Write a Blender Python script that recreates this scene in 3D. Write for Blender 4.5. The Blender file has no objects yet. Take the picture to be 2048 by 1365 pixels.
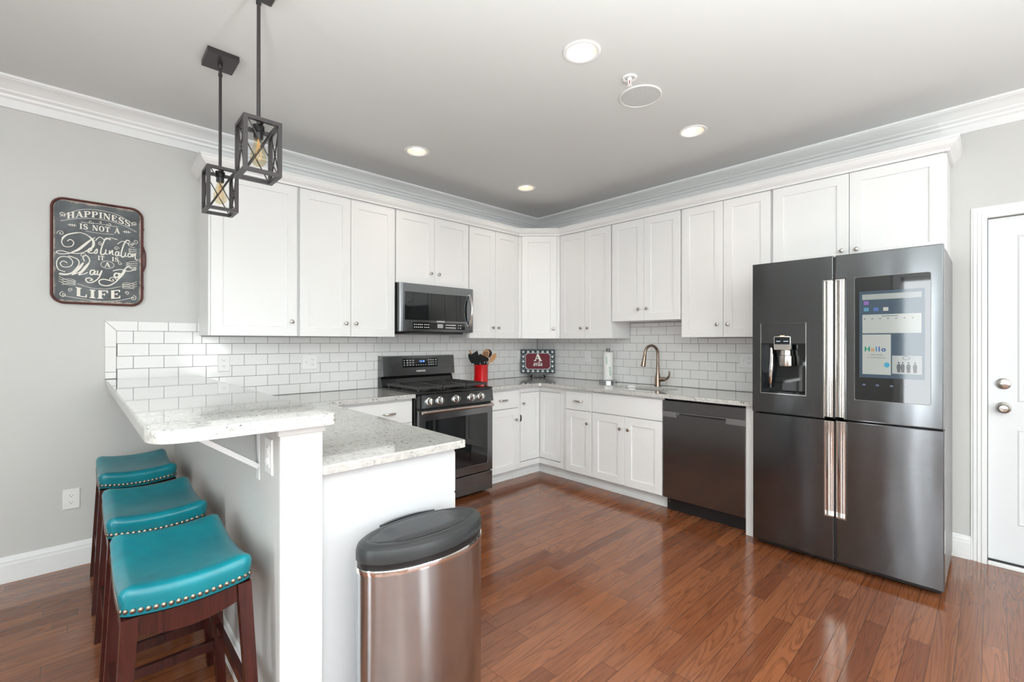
import bpy, bmesh, math, random
from mathutils import Vector, Matrix
random.seed(7)
PI = math.pi
S = bpy.context.scene
COL = S.collection

# ------------------------------------------------------------------ camera, world, daylight, exposure
CAM = Vector((-3.9375, -3.7179, 1.3247))
F_PX = 910.75
yaw, pitch, roll = math.radians(46.531), math.radians(0.042), math.radians(0.0686)
fw = Vector((math.cos(pitch) * math.cos(yaw), math.cos(pitch) * math.sin(yaw), math.sin(pitch)))
rt0 = Vector((math.sin(yaw), -math.cos(yaw), 0)); up0 = rt0.cross(fw)
rt = rt0 * math.cos(roll) + up0 * math.sin(roll)
up = -rt0 * math.sin(roll) + up0 * math.cos(roll)
cd = bpy.data.cameras.new('camera'); cam = bpy.data.objects.new('camera', cd); COL.objects.link(cam)
cd.sensor_width = 36.0; cd.lens = F_PX * 36.0 / 2048.0; cd.clip_start = 0.05; cd.clip_end = 200
M = Matrix((rt, up, -fw)).transposed().to_4x4(); M.translation = CAM
cam.matrix_world = M
S.camera = cam

w = bpy.data.worlds.new('daylight'); S.world = w; w.use_nodes = True
wn = w.node_tree; bg = wn.nodes['Background']
sky = wn.nodes.new('ShaderNodeTexSky'); sky.sky_type = 'HOSEK_WILKIE'; sky.turbidity = 6; sky.sun_direction = (-0.5, 0.6, 0.6)
wn.links.new(sky.outputs[0], bg.inputs[0]); bg.inputs[1].default_value = 1.0

def area(name, loc, rot, sx, sy, power, col):
    l = bpy.data.lights.new(name, 'AREA'); l.shape = 'RECTANGLE'; l.size = sx; l.size_y = sy
    l.energy = power; l.color = col
    o = bpy.data.objects.new(name, l); COL.objects.link(o); o.location = loc; o.rotation_euler = rot
    return o
ROOM_X, ROOM_Y, CEIL = -6.4, -6.2, 2.74
DAY = (0.94, 0.97, 1.0)
# daylight just outside each window and glazed door behind the camera
area('daylight_patio', (-2.35, ROOM_Y - 0.22, 1.15), (PI / 2, 0, 0), 2.5, 2.1, 42, DAY)
area('daylight_rear_window', (-5.2, ROOM_Y - 0.22, 1.45), (PI / 2, 0, 0), 1.6, 1.5, 20, DAY)
area('daylight_front_window', (ROOM_X - 0.22, -5.1, 1.45), (PI / 2, 0, -PI / 2), 1.7, 1.5, 24, DAY)
area('daylight_front_door', (ROOM_X - 0.16, -3.01, 1.2), (PI / 2, 0, -PI / 2), 0.46, 2.1, 40, DAY)
# the photographer's flash on its stand to the right of the camera: soft head, plus added upward spots standing in for its ceiling bounce
def flash(name, typ, loc, energy, size, spot=None, aim=None):
    l = bpy.data.lights.new(name, typ); l.energy = energy; l.shadow_soft_size = size; l.color = (0.945, 1.0, 0.985)
    o = bpy.data.objects.new(name, l); COL.objects.link(o); o.location = loc
    if spot: l.spot_size = math.radians(spot); l.spot_blend = 0.8
    if aim: o.rotation_euler = Vector(aim).to_track_quat('-Z', 'Y').to_euler()
    return o
FL = (-2.36, -5.55, 1.08)
flash('flash_head', 'POINT', FL, 40, 0.28)
flash('bounce_fill', 'SPOT', (-4.5, -4.7, 0.8), 1050, 0.15, 160, (-0.12, -0.12, 1.0))  # added fill spot behind the camera, away from the stand, brightens the ceiling
flash('bounce_fill_low', 'SPOT', (-3.2, -4.8, 0.45), 245, 0.15, 140, (0.0, 0.05, 1.0))  # second added fill spot, evens out the ceiling brightness
DOWN_W = 9

S.view_settings.view_transform = 'Standard'; S.view_settings.look = 'None'
S.view_settings.gamma = 1.0; S.view_settings.use_curve_mapping = False
S.view_settings.exposure = 0.14

# ------------------------------------------------------------------ helpers
class MB:
    def __init__(s, T=None):
        s.v = []; s.f = []; s.T = T
    def add(s, vs, fs):
        n = len(s.v); s.v += [Vector(v) for v in vs]; s.f += [tuple(i + n for i in f) for f in fs]; return s
    def rings(s, rs, cap0=True, cap1=True, closed=True):
        """rs: equal-length vertex loops bridged in order"""
        n = len(rs[0]); vs = [p for r in rs for p in r]; fs = []
        for k in range(len(rs) - 1):
            for i in range(n if closed else n - 1):
                j = (i + 1) % n
                fs.append((k * n + i, k * n + j, (k + 1) * n + j, (k + 1) * n + i))
        if cap0: fs.append(tuple(range(n)))
        if cap1: fs.append(tuple((len(rs) - 1) * n + i for i in range(n)))
        return s.add(vs, fs)
    def rects(s, lst, **k):
        """lst of (a0,a1,b0,b1,d): loops in the a/b plane at depth d, as (a, d, b)"""
        return s.rings([[(a0, d, b0), (a1, d, b0), (a1, d, b1), (a0, d, b1)] for a0, a1, b0, b1, d in lst], **k)
    def box(s, x0, x1, y0, y1, z0, z1, bev=0.0):
        if x0 > x1: x0, x1 = x1, x0
        if y0 > y1: y0, y1 = y1, y0
        if z0 > z1: z0, z1 = z1, z0
        if bev <= 0:
            return s.rects([(x0, x1, z0, z1, y0), (x0, x1, z0, z1, y1)])
        b = bmesh.new(); bmesh.ops.create_cube(b, size=1)
        for v in b.verts:
            v.co = Vector(((x0 + x1) / 2 + v.co.x * (x1 - x0), (y0 + y1) / 2 + v.co.y * (y1 - y0), (z0 + z1) / 2 + v.co.z * (z1 - z0)))
        bmesh.ops.bevel(b, geom=b.edges[:], offset=bev, segments=2, profile=0.6, affect='EDGES')
        return s.frombm(b)
    def frombm(s, b):
        b.verts.index_update()
        s.add([v.co.copy() for v in b.verts], [tuple(v.index for v in f.verts) for f in b.faces]); b.free(); return s
    def loft(s, path, radii, seg=16, caps=True, squash=None):
        path = [Vector(p) for p in path]; rs = []
        if not hasattr(radii, '__len__'): radii = [radii] * len(path)
        nrm = None
        for i, p in enumerate(path):
            t = (path[min(i + 1, len(path) - 1)] - path[max(i - 1, 0)]).normalized()
            if nrm is None:
                a = Vector((0, 0, 1)) if abs(t.z) < 0.9 else Vector((1, 0, 0)); nrm = t.cross(a).normalized()
            else:
                nrm = (nrm - t * nrm.dot(t)).normalized()
            bn = t.cross(nrm); sq = squash or 1.0
            rs.append([p + (nrm * math.cos(2 * PI * k / seg) + bn * sq * math.sin(2 * PI * k / seg)) * radii[i] for k in range(seg)])
        return s.rings(rs, caps, caps)
    def cyl(s, p0, p1, r, seg=20, r1=None):
        return s.loft([p0, p1], [r, r if r1 is None else r1], seg)
    def bar(s, p0, p1, wx, wy, upv=(0, 0, 1)):
        p0, p1 = Vector(p0), Vector(p1); t = (p1 - p0).normalized(); a = Vector(upv)
        if abs(t.dot(a)) > 0.98: a = Vector((0, 1, 0))
        n = t.cross(a).normalized(); b = n.cross(t)
        q = lambda p: [p + n * wx / 2 + b * wy / 2, p - n * wx / 2 + b * wy / 2, p - n * wx / 2 - b * wy / 2, p + n * wx / 2 - b * wy / 2]
        return s.rings([q(p0), q(p1)])
    def lathe(s, prof, c, axis=(0, 0, 1), seg=28, caps=True):
        ax = Vector(axis).normalized(); a = Vector((1, 0, 0)) if abs(ax.x) < 0.9 else Vector((0, 1, 0))
        u = ax.cross(a).normalized(); v = ax.cross(u); c = Vector(c)
        rs = [[c + ax * h + (u * math.cos(2 * PI * k / seg) + v * math.sin(2 * PI * k / seg)) * max(r, 1e-5) for k in range(seg)] for r, h in prof]
        return s.rings(rs, caps, caps)
    def ball(s, c, r, seg=12, rz=None):
        rz = rz or r; n = max(6, seg // 2)
        return s.lathe([(r * math.sin(PI * i / n), -rz * math.cos(PI * i / n)) for i in range(n + 1)], c, seg=seg)
    def slab(s, outline, holes, d0, d1, bev=0.0, seg=2):
        """2D outline (+holes) extruded from d0 to d1; the result is (a, b, d)"""
        b = bmesh.new(); es = []
        for loop in [outline] + list(holes):
            vs = [b.verts.new((p[0], p[1], d1)) for p in loop]
            es += [b.edges.new((vs[i], vs[(i + 1) % len(vs)])) for i in range(len(vs))]
        bmesh.ops.triangle_fill(b, use_beauty=True, use_dissolve=False, edges=es)
        bmesh.ops.dissolve_limit(b, angle_limit=0.01, verts=b.verts[:], edges=b.edges[:])
        bmesh.ops.recalc_face_normals(b, faces=b.faces[:])
        r = bmesh.ops.extrude_face_region(b, geom=b.faces[:])
        for g in r['geom']:
            if isinstance(g, bmesh.types.BMVert): g.co.z = d0
        bmesh.ops.recalc_face_normals(b, faces=b.faces[:])
        if bev > 0:
            ee = [e for e in b.edges if len(e.link_faces) == 2 and e.calc_face_angle(0) > 0.9 and abs(e.verts[0].co.z - d1) < 1e-6 and abs(e.verts[1].co.z - d1) < 1e-6]
            bmesh.ops.bevel(b, geom=ee, offset=bev, segments=seg, profile=0.5, affect='EDGES')
        return s.frombm(b)
    def swap(s, fn):
        s.v = [Vector(fn(p)) for p in s.v]; return s
    def build(s, name, mat, parent=None, smooth=False, local=False, tag=None):
        vs = [Vector(s.T(*v)) if s.T else v for v in s.v]
        if parent is not None and not local:
            o = ORG.get(parent.name, Vector((0, 0, 0))); vs = [v - o for v in vs]
        b = bmesh.new(); bv = [b.verts.new(v) for v in vs]
        for f in s.f:
            try: b.faces.new([bv[i] for i in f])
            except ValueError: pass
        bmesh.ops.recalc_face_normals(b, faces=b.faces[:])
        me = bpy.data.meshes.new(name); b.to_mesh(me); b.free()
        me.materials.append(mat)
        if smooth:
            for p in me.polygons: p.use_smooth = True
            me.set_sharp_from_angle(angle=math.radians(smooth if smooth is not True else 35))
            for p in me.polygons:
                if p.loop_total > 4 or (smooth == 30 and p.area > 0.002): p.use_smooth = False
        o = bpy.data.objects.new(name, me); COL.objects.link(o)
        if parent is not None:
            o.parent = parent; ORG[o.name] = Vector((0, 0, 0)) if local else ORG.get(parent.name, Vector((0, 0, 0)))
        else:
            ORG[o.name] = Vector((0, 0, 0))
        return o
def slab_bm(pts, d0, d1):
    """outline (a, b) extruded along the second axis: vertices are (a, d, b)"""
    b = bmesh.new(); lo = [b.verts.new((p[0], d0, p[1])) for p in pts]; hi = [b.verts.new((p[0], d1, p[1])) for p in pts]; n = len(pts)
    b.faces.new(lo); b.faces.new(hi)
    for i in range(n): b.faces.new((lo[i], lo[(i + 1) % n], hi[(i + 1) % n], hi[i]))
    return b
ORG = {}

def tag(o, label, cat, group=None, kind=None):
    o['label'] = label; o['category'] = cat
    if group: o['group'] = group
    if kind: o['kind'] = kind
    return o
def thing(name, label, cat, loc, group=None):
    o = bpy.data.objects.new(name, None); COL.objects.link(o); o.location = loc; o.empty_display_size = 0.05
    ORG[o.name] = Vector(loc)
    return tag(o, label, cat, group)
def structure(o, label=None, cat=None):
    o['kind'] = 'structure'
    if label: o['label'] = label
    if cat: o['category'] = cat
    return o
def copy_tree(o, parent=None):
    c = o.copy(); COL.objects.link(c)
    if parent is not None:
        c.parent = parent
    for ch in [k for k in bpy.data.objects if k.parent == o and k.name in LIVE]:
        copy_tree(ch, c)
    return c
LIVE = set()
def snap_live(o):
    LIVE.add(o.name)
    for ch in o.children: snap_live(ch)

def text(name, body, size, mat, parent, Mx, depth=0.0006, align='CENTER', sx=1.0, bold=0.0):
    cu = bpy.data.curves.new(name, 'FONT'); cu.body = body; cu.size = size; cu.align_x = align; cu.align_y = 'CENTER'
    cu.extrude = depth; cu.offset = bold; cu.resolution_u = 3
    t = bpy.data.objects.new(name, cu); COL.objects.link(t)
    dg = bpy.context.evaluated_depsgraph_get()
    me = bpy.data.meshes.new_from_object(t.evaluated_get(dg)); bpy.data.objects.remove(t); bpy.data.curves.remove(cu)
    o0 = ORG.get(parent.name, Vector((0, 0, 0)))
    for v in me.vertices:
        v.co = Mx @ Vector((v.co.x * sx, v.co.y, v.co.z)) - o0
    me.name = name; me.materials.clear(); me.materials.append(mat)
    o = bpy.data.objects.new(name, me); COL.objects.link(o); o.parent = parent; ORG[o.name] = o0
    return o
def frame_matrix(origin, ux, uy):
    ux = Vector(ux).normalized(); uy = Vector(uy).normalized(); n = ux.cross(uy)
    m = Matrix((ux, uy, n)).transposed().to_4x4(); m.translation = Vector(origin); return m

def arc(cx, cy, r, a0, a1, n, ry=None):
    ry = r if ry is None else ry
    return [(cx + r * math.cos(math.radians(a0 + (a1 - a0) * i / n)), cy + ry * math.sin(math.radians(a0 + (a1 - a0) * i / n))) for i in range(n + 1)]
def rrect(x0, x1, y0, y1, r, n=6):
    return arc(x1 - r, y1 - r, r, 0, 90, n) + arc(x0 + r, y1 - r, r, 90, 180, n) + arc(x0 + r, y0 + r, r, 180, 270, n) + arc(x1 - r, y0 + r, r, 270, 360, n)
def spline(pts, n=10):
    P = [Vector(p) for p in pts]; out = []
    for i in range(len(P) - 1):
        p0 = P[max(i - 1, 0)]; p1 = P[i]; p2 = P[i + 1]; p3 = P[min(i + 2, len(P) - 1)]
        for k in range(n):
            t = k / n
            out.append(0.5 * ((2 * p1) + (p2 - p0) * t + (2 * p0 - 5 * p1 + 4 * p2 - p3) * t * t + (3 * p1 - p0 - 3 * p2 + p3) * t ** 3))
    return out + [P[-1]]

# ------------------------------------------------------------------ materials
def mat(name, col, rough=0.5, metal=0.0, spec=0.5, coat=0.0, emit=None, estr=0.0):
    m = bpy.data.materials.new(name); m.use_nodes = True
    p = m.node_tree.nodes['Principled BSDF']
    p.inputs['Base Color'].default_value = (*col, 1); p.inputs['Roughness'].default_value = rough
    p.inputs['Metallic'].default_value = metal; p.inputs['Specular IOR Level'].default_value = spec
    p.inputs['Coat Weight'].default_value = coat; p.inputs['Coat Roughness'].default_value = 0.05
    if emit: p.inputs['Emission Color'].default_value = (*emit, 1); p.inputs['Emission Strength'].default_value = estr
    return m
class NT:
    def __init__(s, m): s.t = m.node_tree; s.p = s.t.nodes['Principled BSDF']
    def n(s, typ, **k):
        x = s.t.nodes.new('ShaderNode' + typ)
        for a, b in k.items(): setattr(x, a, b)
        return x
    def l(s, a, b): s.t.links.new(a, b)
    def math(s, op, a, b=None, c=None):
        x = s.n('Math', operation=op)
        for i, q in enumerate((a, b, c)):
            if q is None: continue
            if hasattr(q, 'is_linked') or hasattr(q, 'links'): s.l(q, x.inputs[i])
            else: x.inputs[i].default_value = q
        return x.outputs[0]
    def obj(s): return s.n('TexCoord').outputs['Object']
    def mapping(s, v, scale=(1, 1, 1), loc=(0, 0, 0)):
        x = s.n('Mapping'); s.l(v, x.inputs[0]); x.inputs['Scale'].default_value = scale; x.inputs['Location'].default_value = loc; return x.outputs[0]
    def noise(s, v, scale, detail=3, rough=0.5, dist=0.0):
        x = s.n('TexNoise'); x.inputs['Scale'].default_value = scale; x.inputs['Detail'].default_value = detail
        x.inputs['Roughness'].default_value = rough; x.inputs['Distortion'].default_value = dist
        if v is not None: s.l(v, x.inputs['Vector'])
        return x.outputs['Fac']
    def ramp(s, f, stops, interp='LINEAR'):
        x = s.n('ValToRGB'); s.l(f, x.inputs[0]); x.color_ramp.interpolation = interp
        e = x.color_ramp.elements
        while len(e) < len(stops): e.new(0.5)
        for i, (pp, c) in enumerate(stops): e[i].position = pp; e[i].color = (*c, 1) if hasattr(c, '__len__') else (c, c, c, 1)
        return x.outputs[0]
    def mix(s, f, a, b, mode='MIX'):
        x = s.n('Mix', data_type='RGBA', blend_type=mode)
        if hasattr(f, 'links'): s.l(f, x.inputs[0])
        else: x.inputs[0].default_value = f
        for q, i in ((a, 6), (b, 7)):
            if hasattr(q, 'links'): s.l(q, x.inputs[i])
            else: x.inputs[i].default_value = (*q, 1)
        return x.outputs[2]
    def bump(s, h, st, dist=0.002):
        x = s.n('Bump'); x.inputs['Strength'].default_value = st; x.inputs['Distance'].default_value = dist
        s.l(h, x.inputs['Height']); s.l(x.outputs[0], s.p.inputs['Normal'])

def paint(name, col, rough, var=0.015, bump=0.03):
    m = mat(name, col, rough); t = NT(m); o = t.obj()
    n = t.noise(o, 1.3, 3)
    t.l(t.ramp(n, [(0.3, tuple(c * (1 - var) for c in col)), (0.7, tuple(min(1, c * (1 + var)) for c in col))]), t.p.inputs['Base Color'])
    t.bump(t.noise(o, 260, 2), bump, 0.001)
    return m
M_WALL = paint('wall_paint', (0.60, 0.60, 0.585), 0.6)
M_CEIL = paint('ceiling_paint', (0.69, 0.705, 0.70), 0.8)
M_TRIM = paint('trim_paint', (0.83, 0.84, 0.84), 0.3, 0.008, 0.01)
M_CAB = paint('cabinet_paint', (0.84, 0.84, 0.835), 0.32, 0.008, 0.01)
M_CABIN = mat('cabinet_underside', (0.62, 0.60, 0.57), 0.5)
M_DOORP = paint('door_paint', (0.75, 0.77, 0.79), 0.25, 0.006, 0.01)
M_PLASTIC = mat('white_plastic', (0.84, 0.84, 0.83), 0.3)
M_SLOT = mat('slot_black', (0.02, 0.02, 0.02), 0.5)
M_GROUT = paint('grout', (0.13, 0.12, 0.112), 0.9, 0.05, 0.05)
M_BLACK = mat('black_plastic', (0.012, 0.012, 0.013), 0.35)
M_GLOSSB = mat('black_enamel', (0.010, 0.010, 0.011), 0.08, 0, 0.6)
M_GLASSB = mat('black_glass', (0.008, 0.010, 0.011), 0.03, 0, 0.7)
M_IRON = mat('cast_iron', (0.045, 0.044, 0.043), 0.42)
M_CHROME = mat('chrome', (0.82, 0.80, 0.78), 0.08, 1.0)
M_NICKEL = mat('brushed_nickel', (0.56, 0.53, 0.49), 0.22, 1.0)
M_GUN = mat('dark_nickel', (0.20, 0.19, 0.18), 0.25, 1.0)
M_FAUCET = mat('bronze_nickel', (0.33, 0.25, 0.20), 0.2, 1.0)
M_BRONZE = mat('oil_rubbed_bronze', (0.055, 0.050, 0.051), 0.36, 0.6)
M_SILVERPRINT = mat('silver_print', (0.75, 0.75, 0.75), 0.4)
M_WHITEPRINT = mat('cream_print', (0.80, 0.77, 0.70), 0.6)
M_LEDBLUE = mat('blue_display', (0.02, 0.05, 0.2), 0.3, emit=(0.15, 0.35, 1.0), estr=2.0)
M_REDMUG = mat('red_glaze', (0.62, 0.008, 0.012), 0.12, 0, 0.6, 0.5)
M_PAPER = mat('paper', (0.85, 0.85, 0.84), 0.9)
M_GREENPRINT = mat('green_print', (0.20, 0.50, 0.30), 0.8)
M_RUBBER = mat('black_rubber', (0.02, 0.02, 0.02), 0.7)

def tile_mat():
    m = mat('white_ceramic', (0.80, 0.795, 0.785), 0.09, 0, 0.5); t = NT(m)
    t.bump(t.noise(t.obj(), 9, 1), 0.06, 0.004); return m
M_TILE = tile_mat()

def metal_brushed(name, col, rough, axis_scale, var=0.12, warp=0.0, aniso=0.0):
    m = mat(name, col, rough, 1.0); t = NT(m); o = t.obj()
    n = t.noise(t.mapping(o, axis_scale), 1.0, 3, 0.6)
    t.l(t.ramp(n, [(0.25, tuple(c * (1 - var) for c in col)), (0.75, tuple(min(1, c * (1 + var)) for c in col))]), t.p.inputs['Base Color'])
    t.l(t.ramp(n, [(0.2, rough * 0.94), (0.8, rough * 1.06)]), t.p.inputs['Roughness'])
    if aniso:
        tg = t.n('Tangent', direction_type='RADIAL', axis='Z'); t.l(tg.outputs[0], t.p.inputs['Tangent'])
        t.p.inputs['Anisotropic'].default_value = aniso; t.p.inputs['Anisotropic Rotation'].default_value = 0.25
    if warp:
        t.bump(t.noise(t.mapping(o, (4.0, 5.0, 1.2)), 1.0, 1), warp, 0.05)
    return m
M_BLKSS = metal_brushed('black_stainless', (0.143, 0.150, 0.156), 0.17, (4, 4, 300), 0.03, 0.06, 0.75)
M_GRAPH = metal_brushed('graphite_steel', (0.222, 0.229, 0.235), 0.18, (4, 4, 300), 0.03, 0.0, 0.6)
M_FRSIDE = mat('fridge_side_grey', (0.26, 0.26, 0.26), 0.4, 0.3)
M_STEEL = metal_brushed('brushed_steel', (0.51, 0.545, 0.57), 0.21, (4, 4, 260), 0.03, 0.0, 0.7)
M_SINK = metal_brushed('sink_steel', (0.36, 0.36, 0.36), 0.25, (200, 6, 6), 0.05)

def granite():
    m = mat('pale_granite', (0.7, 0.68, 0.64), 0.05, 0, 0.5, 0.5); t = NT(m); o = t.obj(); t.p.inputs['Coat IOR'].default_value = 1.75; t.p.inputs['Coat Roughness'].default_value = 0.02
    n1 = t.noise(t.mapping(o, (1, 1, 1)), 48, 5, 0.65, 0.6)
    base = t.ramp(n1, [(0.28, (0.39, 0.38, 0.355)), (0.42, (0.53, 0.525, 0.50)), (0.60, (0.62, 0.615, 0.595)), (0.8, (0.54, 0.53, 0.50))])
    n2 = t.noise(o, 70, 3, 0.6)
    base = t.mix(t.ramp(n2, [(0.52, 0.0), (0.70, 0.45)]), base, (0.36, 0.34, 0.32))
    n3 = t.noise(o, 85, 2, 0.55, 0.4); n4 = t.noise(t.mapping(o, (1, 1, 1), (3, 5, 2)), 7, 2)
    dark = t.math('MULTIPLY', t.ramp(n3, [(0.615, 0.0), (0.65, 1.0)]), t.ramp(n4, [(0.44, 0.0), (0.56, 1.0)]))
    base = t.mix(t.math('MULTIPLY', dark, 0.85), base, (0.06, 0.05, 0.05))
    v = t.n('TexVoronoi'); v.inputs['Scale'].default_value = 14; t.l(o, v.inputs['Vector'])
    red = t.math('LESS_THAN', v.outputs['Distance'], 0.075)
    sel = t.math('GREATER_THAN', t.noise(o, 3.0, 1), 0.52)
    base = t.mix(t.math('MULTIPLY', red, sel), base, (0.10, 0.03, 0.035))
    t.l(base, t.p.inputs['Base Color']); return m
M_GRANITE = granite()

def floor_mat():
    m = mat('hardwood', (0.2, 0.08, 0.04), 0.2, 0, 0.5); t = NT(m)
    sp = t.n('SeparateXYZ'); t.l(t.obj(), sp.inputs[0]); X, Y = sp.outputs[0], sp.outputs[1]
    W = 0.0772
    ys = t.math('DIVIDE', t.math('ADD', Y, 3.611), W); row = t.math('FLOOR', ys); fy = t.math('SUBTRACT', ys, row)
    wn = t.n('TexWhiteNoise', noise_dimensions='1D'); t.l(row, wn.inputs['W'])
    xs = t.math('ADD', t.math('DIVIDE', X, 0.82), t.math('MULTIPLY', wn.outputs['Value'], 17.0))
    pl = t.math('FLOOR', xs); fx = t.math('SUBTRACT', xs, pl)
    cb = t.n('CombineXYZ'); t.l(row, cb.inputs[0]); t.l(pl, cb.inputs[1])
    w2 = t.n('TexWhiteNoise', noise_dimensions='2D'); t.l(cb.outputs[0], w2.inputs['Vector'])
    r = w2.outputs['Value']
    gc = t.n('CombineXYZ'); t.l(t.math('ADD', t.math('MULTIPLY', X, 1.0), t.math('MULTIPLY', r, 31)), gc.inputs[0])
    t.l(t.math('MULTIPLY', Y, 9.0), gc.inputs[1]); t.l(t.math('MULTIPLY', r, 13), gc.inputs[2])
    big = t.noise(t.mapping(gc.outputs[0], (0.55, 1, 1)), 1.7, 2, 0.45, 0.7)
    cath = t.math('FRACT', t.math('MULTIPLY', big, 13.0))
    grain = t.ramp(cath, [(0.0, 0.0), (0.16, 0.9), (0.55, 1.0), (0.85, 0.45), (1.0, 0.0)])
    fine = t.noise(t.mapping(gc.outputs[0], (5, 14, 1)), 6, 4, 0.7)
    base = t.ramp(r, [(0.0, (0.165, 0.049, 0.018)), (0.35, (0.24, 0.080, 0.031)), (0.7, (0.305, 0.108, 0.043)), (1.0, (0.200, 0.062, 0.023))])
    base = t.mix(t.math('MULTIPLY', t.math('SUBTRACT', 1.0, grain), 0.46), base, (0.060, 0.018, 0.008))
    base = t.mix(t.ramp(fine, [(0.45, 0.0), (0.75, 0.28)]), base, (0.08, 0.025, 0.012))
    ey = t.math('MINIMUM', fy, t.math('SUBTRACT', 1.0, fy)); ex = t.math('MINIMUM', fx, t.math('SUBTRACT', 1.0, fx))
    edge = t.math('MAXIMUM', t.math('LESS_THAN', ey, 0.014), t.math('LESS_THAN', ex, 0.0013))
    base = t.mix(t.math('MULTIPLY', edge, 0.7), base, (0.025, 0.009, 0.005))
    t.l(base, t.p.inputs['Base Color'])
    t.l(t.ramp(fine, [(0.3, 0.10), (0.8, 0.18)]), t.p.inputs['Roughness'])
    bevel = t.math('MINIMUM', t.ramp(ey, [(0.0, 0.0), (0.05, 1.0)]), t.ramp(ex, [(0.0, 0.0), (0.004, 1.0)]))
    t.bump(t.math('ADD', bevel, t.math('MULTIPLY', r, 0.25)), 0.12, 0.002)
    t.p.inputs['Coat Weight'].default_value = 0.25; t.p.inputs['Coat Roughness'].default_value = 0.12
    return m
M_FLOOR = floor_mat()

def leather():
    m = mat('teal_leather', (0.005, 0.19, 0.23), 0.30, 0, 0.5, 0.1); t = NT(m); o = t.obj()
    n = t.noise(o, 7, 4, 0.6)
    t.l(t.ramp(n, [(0.3, (0.002, 0.165, 0.215)), (0.7, (0.003, 0.245, 0.30))]), t.p.inputs['Base Color'])
    t.bump(t.noise(o, 220, 2), 0.08, 0.0015); return m
M_TEAL = leather()
def wood(name, c0, c1, rough, ax=(40, 40, 3)):
    m = mat(name, c0, rough); t = NT(m); n = t.noise(t.mapping(t.obj(), ax), 1.0, 4, 0.6, 0.5)
    t.l(t.ramp(n, [(0.3, c0), (0.7, c1)]), t.p.inputs['Base Color']); return m
M_STOOLW = wood('cherry_wood', (0.026, 0.0045, 0.003), (0.062, 0.010, 0.0065), 0.22)
M_SPOON = wood('spoon_wood', (0.42, 0.20, 0.08), (0.55, 0.30, 0.14), 0.5)
M_BRASSNAIL = mat('antique_brass', (0.27, 0.22, 0.18), 0.28, 1.0)

def glass_mat(name, tint, edge=0.5):
    m = bpy.data.materials.new(name); m.use_nodes = True; nt = m.node_tree; nt.nodes.clear()
    out = nt.nodes.new('ShaderNodeOutputMaterial'); mx = nt.nodes.new('ShaderNodeMixShader')
    tr = nt.nodes.new('ShaderNodeBsdfTransparent'); gl = nt.nodes.new('ShaderNodeBsdfGlossy'); lw = nt.nodes.new('ShaderNodeLayerWeight')
    pw = nt.nodes.new('ShaderNodeMath'); pw.operation = 'POWER'; pw.inputs[1].default_value = 4.0
    ma = nt.nodes.new('ShaderNodeMath'); ma.operation = 'MULTIPLY_ADD'; ma.inputs[1].default_value = edge; ma.inputs[2].default_value = 0.04
    tr.inputs[0].default_value = (*tint, 1); gl.inputs['Roughness'].default_value = 0.01
    nt.links.new(lw.outputs['Facing'], pw.inputs[0]); nt.links.new(pw.outputs[0], ma.inputs[0]); nt.links.new(ma.outputs[0], mx.inputs[0])
    nt.links.new(tr.outputs[0], mx.inputs[1]); nt.links.new(gl.outputs[0], mx.inputs[2])
    nt.links.new(mx.outputs[0], out.inputs[0]); return m
M_PANE = glass_mat('window_glass', (0.97, 0.98, 0.98))
M_BULB = glass_mat('amber_glass', (0.94, 0.88, 0.74), 0.35)
M_FILAMENT = mat('filament', (0.8, 0.5, 0.2), 0.5, emit=(1.0, 0.55, 0.15), estr=0.05)
M_LAMP = mat('lamp_lens', (0.9, 0.9, 0.88), 0.4, emit=(1.0, 0.90, 0.78), estr=2.4)

def chalkboard():
    m = mat('chalkboard', (0.07, 0.08, 0.09), 0.45); t = NT(m); o = t.obj()
    n = t.noise(o, 7, 4, 0.55)
    base = t.ramp(n, [(0.32, (0.03, 0.034, 0.038)), (0.55, (0.085, 0.097, 0.105)), (0.75, (0.16, 0.175, 0.185))])
    sp = t.n('SeparateXYZ'); t.l(o, sp.inputs[0])
    ax = t.math('ABSOLUTE', t.math('ADD', sp.outputs[0], 0.0)); az = t.math('ABSOLUTE', sp.outputs[2])
    e = t.math('MAXIMUM', t.math('DIVIDE', ax, 0.195), t.math('DIVIDE', az, 0.297))
    worn = t.ramp(t.math('ADD', e, t.math('MULTIPLY', t.math('SUBTRACT', t.noise(o, 26, 4, 0.7), 0.5), 0.16)), [(0.955, 0.0), (1.0, 1.0)])
    base = t.mix(t.math('MULTIPLY', worn, 0.85), base, (0.50, 0.40, 0.33))
    t.l(base, t.p.inputs['Base Color']); return m
M_CHALK = chalkboard()
M_REDRUST = wood('rusty_red_paint', (0.05, 0.010, 0.008), (0.13, 0.02, 0.014), 0.45, (30, 30, 30))
M_SCREEN = mat('display_blue', (0.02, 0.03, 0.04), 0.05, emit=(0.10, 0.18, 0.26), estr=0.25)
def scr(name, c, e=0.35): return mat(name, tuple(x * 0.2 for x in c), 0.1, emit=c, estr=e)

# ------------------------------------------------------------------ room shell
YK = -2.185                                             # end of the half wall of the peninsula
structure(MB().box(ROOM_X - 0.1, 0.15, ROOM_Y - 0.1, 0.12, -0.06, 0.0).build('floor', M_FLOOR))
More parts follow.
